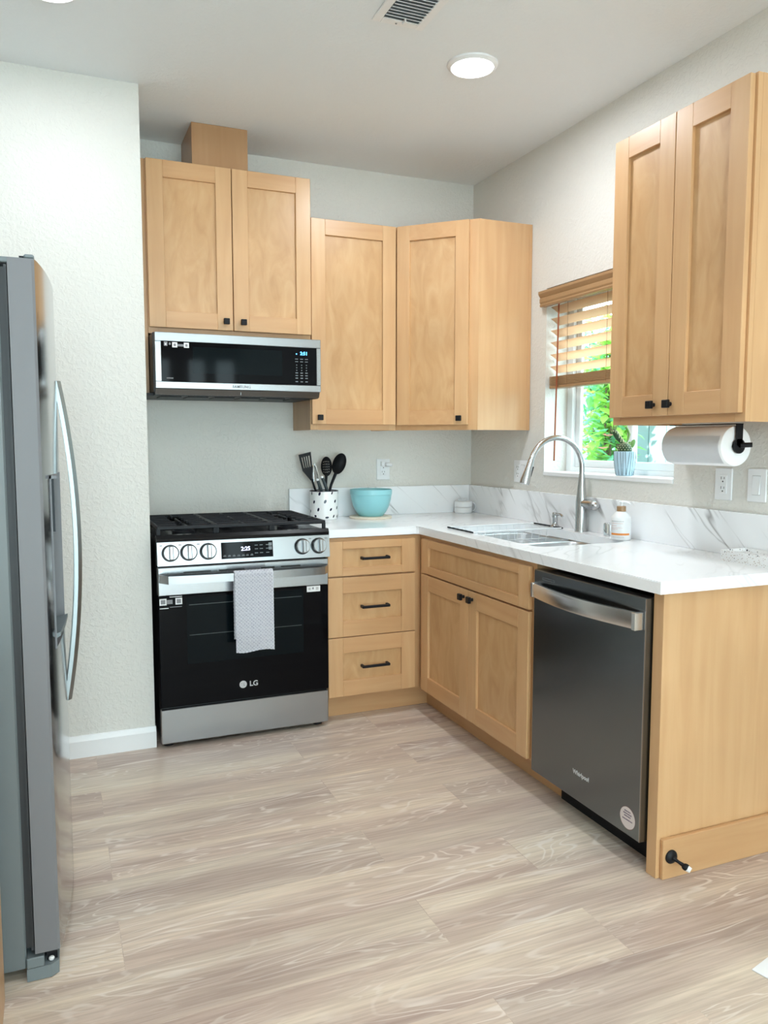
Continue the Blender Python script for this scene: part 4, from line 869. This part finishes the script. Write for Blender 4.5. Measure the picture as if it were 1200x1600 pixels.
last = pts[-1]; pts += [(last[0]+0.012*k*0.55, last[1]-0.0075*k) for k in range(1, 3)]
b.rings([[(x, y, z) for x, z in pts] for y in (0.012, 0.276)], cap0=False, cap1=False, closed=False); b.build('loose_sheet', PAPER, t, smooth=1.0, solid=0.0008)

# ------------------------------------------------------------------ window blind
def glowing_slat():
    m = maple('blind_slat_wood', 1, False, 1.1, (1.02, 0.97, 0.95)); nt = m.node_tree; b = nt.nodes['Principled BSDF']
    tr = N(nt, 'ShaderNodeBsdfTranslucent'); tr.inputs['Color'].default_value = (0.92, 0.74, 0.58, 1); mx = N(nt, 'ShaderNodeMixShader'); mx.inputs[0].default_value = 0.72  # translucency added so the solid wood slats glow pale
    nt.links.new(b.outputs[0], mx.inputs[1]); nt.links.new(tr.outputs[0], mx.inputs[2]); nt.links.new(mx.outputs[0], nt.nodes['Material Output'].inputs['Surface']); return m
BLINDW = maple('blind_wood', 1, False, 0.62); SLATW = glowing_slat()
t = thing('window_blind', 'half-raised wooden blind with moulded valance in the window over the sink', 'blind', (0, 0, 0))
b = MB(); prof = [(-0.004, 1.970), (-0.030, 1.970), (-0.033, 1.978), (-0.030, 1.984), (-0.034, 1.992), (-0.034, 2.008), (-0.030, 2.012), (-0.036, 2.020), (-0.042, 2.030), (-0.042, 2.042), (-0.004, 2.042)]
b.rings([[(x, y, z) for x, z in prof] for y in (WY0+0.012, WY1-0.012)]); b.build('valance', [BLINDW], t, smooth=0.25)
b = MB(); b.box((0.004, WY1+0.012, 2.0), (0.072, WY0-0.012, 2.045), 0, 0.002); b.build('head_rail', [BLINDW], t, smooth=0)
ya, yb = WY1+0.014, WY0-0.013
for z in (1.969, 1.913, 1.856, 1.799, 1.741, 1.683):
    b = MB(); rows = []; tl_ = lambda x, h: (0.04+(x-0.04)*0.84-h*0.54, z-0.014-(x-0.04)*0.54+h*0.84)
    for y in (ya, yb): rows.append([(tl_(x, h)[0], y, tl_(x, h)[1]) for x, h in ((0.014, -0.0015), (0.027, 0.0005), (0.04, 0.0012), (0.053, 0.0005), (0.066, -0.0015), (0.066, 0.0015), (0.053, 0.0035), (0.04, 0.0042), (0.027, 0.0035), (0.014, 0.0015))])
    b.rings(rows); b.build('slat', [SLATW], t, smooth=0)
b = MB(); z = 1.576; b.box((0.013, ya, z), (0.067, yb, z+0.016), 0, 0.003)
for k in range(9): zz = z+0.0175+k*0.0047; b.box((0.014, ya, zz), (0.066, yb, zz+0.0034), 0)
b.build('bottom_rail_stack', [BLINDW], t, smooth=0)
CORD = plain('blind_cord', srgb(150, 110, 75), 0.7)
for y in (-0.90, -1.19, -1.48):
    for x in (0.0125, 0.0675): b = MB(); b.tube([(x, y, 1.585), (x, y, 2.0)], 0.0009, 5); b.build('ladder_cord', CORD, t)
b = MB(); b.tube([(0.002, -0.842, 1.972), (0.0, -0.838, 1.6), (-0.002, -0.832, 1.226)], [0.0038, 0.004, 0.0042], 8); b.ball((0.003, -0.842, 1.975), 0.006)
b.build('tilt_wand', plain('wand_wood', srgb(150, 78, 42), 0.4), t)

# ------------------------------------------------------------------ cactus on the sill
t = thing('potted_cactus', 'small cactus in a pale blue pot with dark lines on the window sill', 'potted plant', (0.032, -1.306, WZ0))
POT = plain('pale_blue_glaze', srgb(178, 205, 220), 0.35); INK = plain('dark_blue_lines', (0.015, 0.022, 0.04), 0.5)
pp = [(0.033, 0), (0.036, 0.002), (0.0425, 0.035), (0.046, 0.07), (0.0465, 0.102), (0.0455, 0.105), (0.0425, 0.105), (0.042, 0.09)]
PR = lambda z: 0.036+(0.0465-0.036)*min(1, max(0, z/0.075))**0.8
b = MB(); b.lathe(pp, seg=40)
for a0, a1 in ((-172, -166), (-152, -146), (-138, -139), (-127, -119), (-104, -118), (-95, -96), (-84, -77), (-50, -64), (-30, -44), (20, 10), (60, 70), (110, 100), (150, 160)):
    pts = []
    for k in range(9): z = 0.003+0.1*k/8; a = math.radians(a1+(a0-a1)*k/8); pts.append(((PR(z)+0.0002)*math.cos(a), (PR(z)+0.0002)*math.sin(a), z))
    b.tube(pts, 0.0009, 5, 1)
b.build('pot', [POT, INK], t, smooth=0.5)
CGREEN = plain('dark_cactus_green', (0.020, 0.060, 0.016), 0.5); LGREEN = plain('light_cactus_green', (0.16, 0.30, 0.08), 0.5); SPINE = plain('cream_spines', (0.62, 0.60, 0.38), 0.6)
b = MB(); b.lathe([(0.042, 0.094), (0.01, 0.096)], seg=24, cap0=False); b.build('soil', plain('soil', (0.03, 0.02, 0.015), 0.9), t)
bc = Vector((-0.006, -0.006, 0.108)); b = MB(); b.ball(bc, (0.030, 0.030, 0.036), 0, 24)
for i in range(6):
    for k in range(14):
        ph = 0.12+i*0.25; a = 2*PI*(k+0.5*(i % 2))/14; b.ball(bc+Vector((0.0302*math.cos(ph)*math.cos(a), 0.0302*math.cos(ph)*math.sin(a), 0.036*math.sin(ph))), 0.0019, 1, 6)
b.build('cactus_ball', [CGREEN, SPINE], t, smooth=1.2)
rt_ = Vector((0.92, -0.385, 0))   # rough left-right direction of the plant
b = MB(); p0 = bc+Vector((0, 0, 0.03))-rt_*0.008; p1 = p0-rt_*0.022+Vector((0, 0, 0.024)); p2 = p0-rt_*0.038+Vector((0, 0, 0.05)); p3 = p0-rt_*0.045+Vector((0, 0, 0.062))
b.tube([p0, p0.lerp(p1, .5), p1, p1.lerp(p2, .5), p2, p3], [0.005, 0.009, 0.0115, 0.0125, 0.011, 0.004], 12)
for k in range(9):
    q = p0.lerp(p3, 0.12+k*0.09); 
    for a in range(7): aa = a*0.9+k*0.45; b.ball(q+Vector((math.cos(aa)*0.0105, math.sin(aa)*0.0105, 0.002)), (0.002, 0.002, 0.0035), 1, 6)
for dx, dz in ((-0.016, 0.020), (-0.006, 0.034), (0.012, 0.034), (0.004, 0.026)): b.tube([p2, p2+rt_*dx*0.6+Vector((0, 0, dz*0.6)), p2+rt_*dx+Vector((0, 0, dz))], [0.004, 0.0045, 0.001], 8, 2)
b.build('striped_arm', [CGREEN, SPINE, LGREEN], t, smooth=1.2)
b = MB(); q0 = bc+Vector((0, 0, 0.03))+rt_*0.006; b.tube([q0, q0+rt_*0.007+Vector((0, 0, 0.02)), q0+rt_*0.011+Vector((0, 0, 0.04)), q0+rt_*0.006+Vector((0, 0, 0.058)), q0-rt_*0.004+Vector((0, 0, 0.072))], [0.003, 0.0045, 0.006, 0.0045, 0.0055], 10)
for c_, w_, h_, rot in ((bc+rt_*0.034+Vector((0, 0, 0.030)), 0.0105, 0.020, 0.35), (bc+rt_*0.020+Vector((0, 0, 0.020)), 0.009, 0.020, 0.05)):
    b.ball((0, 0, 0), (w_, 0.004, h_), 0, 14, Matrix.Translation(c_) @ Matrix.Rotation(-0.4, 4, 'Z') @ Matrix.Rotation(rot, 4, 'Y'))
b.build('pads', LGREEN, t, smooth=1.2)

# ------------------------------------------------------------------ ceiling fittings
for i, (x, y) in enumerate(DOWN):
    t = thing('recessed_downlight', ('round recessed ceiling light over the sink side of the kitchen', 'round recessed ceiling light at the top left edge of the photo')[i], 'ceiling light', (x, y, H))
    b = MB(); b.lathe([(0.098, -0.0005), (0.096, -0.006), (0.082, -0.014), (0.080, -0.0005)], seg=48, cap0=False, cap1=False); b.build('trim_ring', WHITE, t, smooth=0.5)
    b = MB(); b.lathe([(0.080, -0.0105), (0.06, -0.0125), (0.01, -0.0135)], seg=40); b.build('lens', LENS, t, smooth=1.0)
t = thing('ceiling_vent', 'white louvred air vent in the ceiling at the top edge', 'vent', (-1.095, -1.60, H))
b = MB(); X, Y = 0.095, 0.172
b.box((-X, -Y, -0.007), (-X+0.03, Y, -0.0005), 0, 0.002); b.box((X-0.03, -Y, -0.007), (X, Y, -0.0005), 0, 0.002); b.box((-X+0.03, Y-0.03, -0.007), (X-0.03, Y, -0.0005), 0, 0.002); b.box((-X+0.03, -Y, -0.007), (X-0.03, -Y+0.03, -0.0005), 0, 0.002)
b.build('frame', WHITE, t, smooth=0)
b = MB(); b.box((-X+0.028, -Y+0.028, -0.0012), (X-0.028, Y-0.028, -0.0004)); b.build('duct_opening', VENTDARK, t, smooth=0)  # flat grey sheet standing for the shade between the louvres
n = 16
for k in range(n):
    y = -Y+0.037+(2*Y-0.074)*k/(n-1); b = MB()
    b.rings([[(x, y-0.006, -0.010), (x, y+0.0055, -0.0022), (x, y+0.0065, -0.0032), (x, y-0.005, -0.011)] for x in (-X+0.03, X-0.03)]); b.build('louvre', WHITE, t, smooth=0)
b = MB(); b.box((0.006, Y-0.055, -0.016), (0.010, Y-0.028, -0.006)); b.build('damper_lever', WHITE, t, smooth=0)
b = MB(); b.lathe([(0.004, -0.007), (0.003, -0.009)], (-0.01, Y-0.014, 0), 10); b.build('screw', PRINT, t)
# scrap of white paper on the floor at the right edge
b = MB(); b.box((0, 0, 0), (0.21, 0.15, 0.003), 0, 0.0008)
o = b.build('paper_sheet', PLASTIC, loc=(-0.636, -2.835, 0.0005), smooth=0); o.rotation_euler = (0, 0, 0.25); tag(o, 'corner of a white sheet lying on the floor at the right edge', 'paper')

# ------------------------------------------------------------------ garden outside the window
struct(MB().box((0.2, -8, -0.4), (8, 8, -0.3)).build('ground', plain('garden_soil', (0.25, 0.22, 0.17), 0.9)))
b = MB()
for k in range(40): y = -4.5+k*0.2; b.box((2.25, y, -0.3), (2.28, y+0.192, 2.1), 0, 0.004)
o = b.build('garden_fence', plain('blue_grey_fence_paint', (0.17, 0.24, 0.26), 0.6), smooth=0); tag(o, 'board fence behind the garden plants outside the window', 'fence')
def leafmat(name, c):
    m, nt, b = new_mat(name); b.inputs['Base Color'].default_value = (*c, 1); b.inputs['Roughness'].default_value = 0.45
    tr = N(nt, 'ShaderNodeBsdfTranslucent'); tr.inputs['Color'].default_value = (*c, 1); mx = N(nt, 'ShaderNodeMixShader'); mx.inputs[0].default_value = 0.45
    nt.links.new(b.outputs[0], mx.inputs[1]); nt.links.new(tr.outputs[0], mx.inputs[2]); nt.links.new(mx.outputs[0], nt.nodes['Material Output'].inputs['Surface']); return m
LEAVES = [leafmat('leaf_bright', (0.34, 0.62, 0.10)), leafmat('leaf_mid', (0.20, 0.52, 0.14)), leafmat('leaf_cool', (0.22, 0.58, 0.38))]
FLW = [plain('yellow_petal', (0.85, 0.62, 0.08), 0.5), plain('pink_petal', (0.85, 0.35, 0.32), 0.5)]; BARK = plain('bark', (0.12, 0.08, 0.05), 0.8)
def leaf(b, p, d, L_, w_, mi):
    d = d.normalized(); sd = d.cross(Vector((random.uniform(-.4, .4), random.uniform(-.4, .4), 1)).normalized())
    if sd.length < 0.1: sd = Vector((1, 0, 0))
    sd.normalize(); up = sd.cross(d)
    r0 = [p+sd*0.0005, p-sd*0.0005]
    a = p+d*L_*0.45; c = p+d*L_+up*-0.12*L_
    v = [p, a+sd*w_+up*0.12*w_, c, a-sd*w_+up*0.12*w_]
    mid = a-up*0.15*w_
    V = [b.bm.verts.new(q) for q in (v[0], v[1], v[2], v[3], mid)]
    for f in ((0, 1, 4), (1, 2, 4), (2, 3, 4), (3, 0, 4)): b.bm.faces.new([V[i] for i in f]).material_index = mi
def shrub(label, x, y, h, wd, nl, flowers, lsz, mi0):
    t = thing('garden_shrub', label, 'shrub', (x, y, -0.3), 0, 'garden plants outside the window')
    st = MB(); b = MB(); fl = MB()
    for i in range(9):
        a = random.uniform(0, 2*PI); r_ = wd*random.uniform(0.15, 0.6); pts = [Vector((0, 0, 0)), Vector((r_*0.5*math.cos(a), r_*0.5*math.sin(a), h*0.5)), Vector((r_*math.cos(a), r_*math.sin(a), h*random.uniform(0.85, 1.0)))]
        st.tube(pts, [0.014, 0.009, 0.003], 6)
        for k in range(nl//9):
            q = random.uniform(0.2, 1.0); p = (pts[0].lerp(pts[1], q*2) if q < 0.5 else pts[1].lerp(pts[2], q*2-1))+Vector((random.gauss(0, wd*0.22), random.gauss(0, wd*0.22), random.gauss(0, 0.05)))
            leaf(b, p, Vector((random.uniform(-1, 1), random.uniform(-1, 1), random.uniform(-0.7, 0.6))), lsz*random.uniform(0.7, 1.3), lsz*0.30, (mi0+random.choice((0, 0, 0, 1, 2))) % 3)
    for i in range(flowers):
        p = Vector((random.gauss(0, wd*0.35), random.gauss(0, wd*0.35), random.uniform(0.45, 0.98)*h)); c = random.choice((0, 1))
        for k in range(6): leaf(fl, p, Vector((math.cos(k*1.05), math.sin(k*1.05), 0.4)), 0.045, 0.016, c)
    st.build('stems', BARK, t); b.build('foliage', LEAVES, t, smooth=0)
    if flowers: fl.build('flowers', FLW, t, smooth=0)
shrub('flowering shrub nearest the window, seen through the left pane', 0.95, 0.0, 2.5, 0.25, 1500, 34, 0.10, 0)
shrub('bright green shrub seen through the left edge of the left pane', 1.00, 0.66, 2.6, 0.26, 1500, 12, 0.11, 0)
shrub('cool green leafy shrub close to the fence', 1.85, 1.20, 2.9, 0.30, 1300, 4, 0.12, 2)
shrub('leafy shrub farthest left beyond the window jamb', 1.15, 1.75, 2.6, 0.30, 1000, 4, 0.11, 1)
shrub('small sparse shrub beyond the right window pane', 1.95, 0.30, 1.55, 0.22, 110, 0, 0.09, 2)
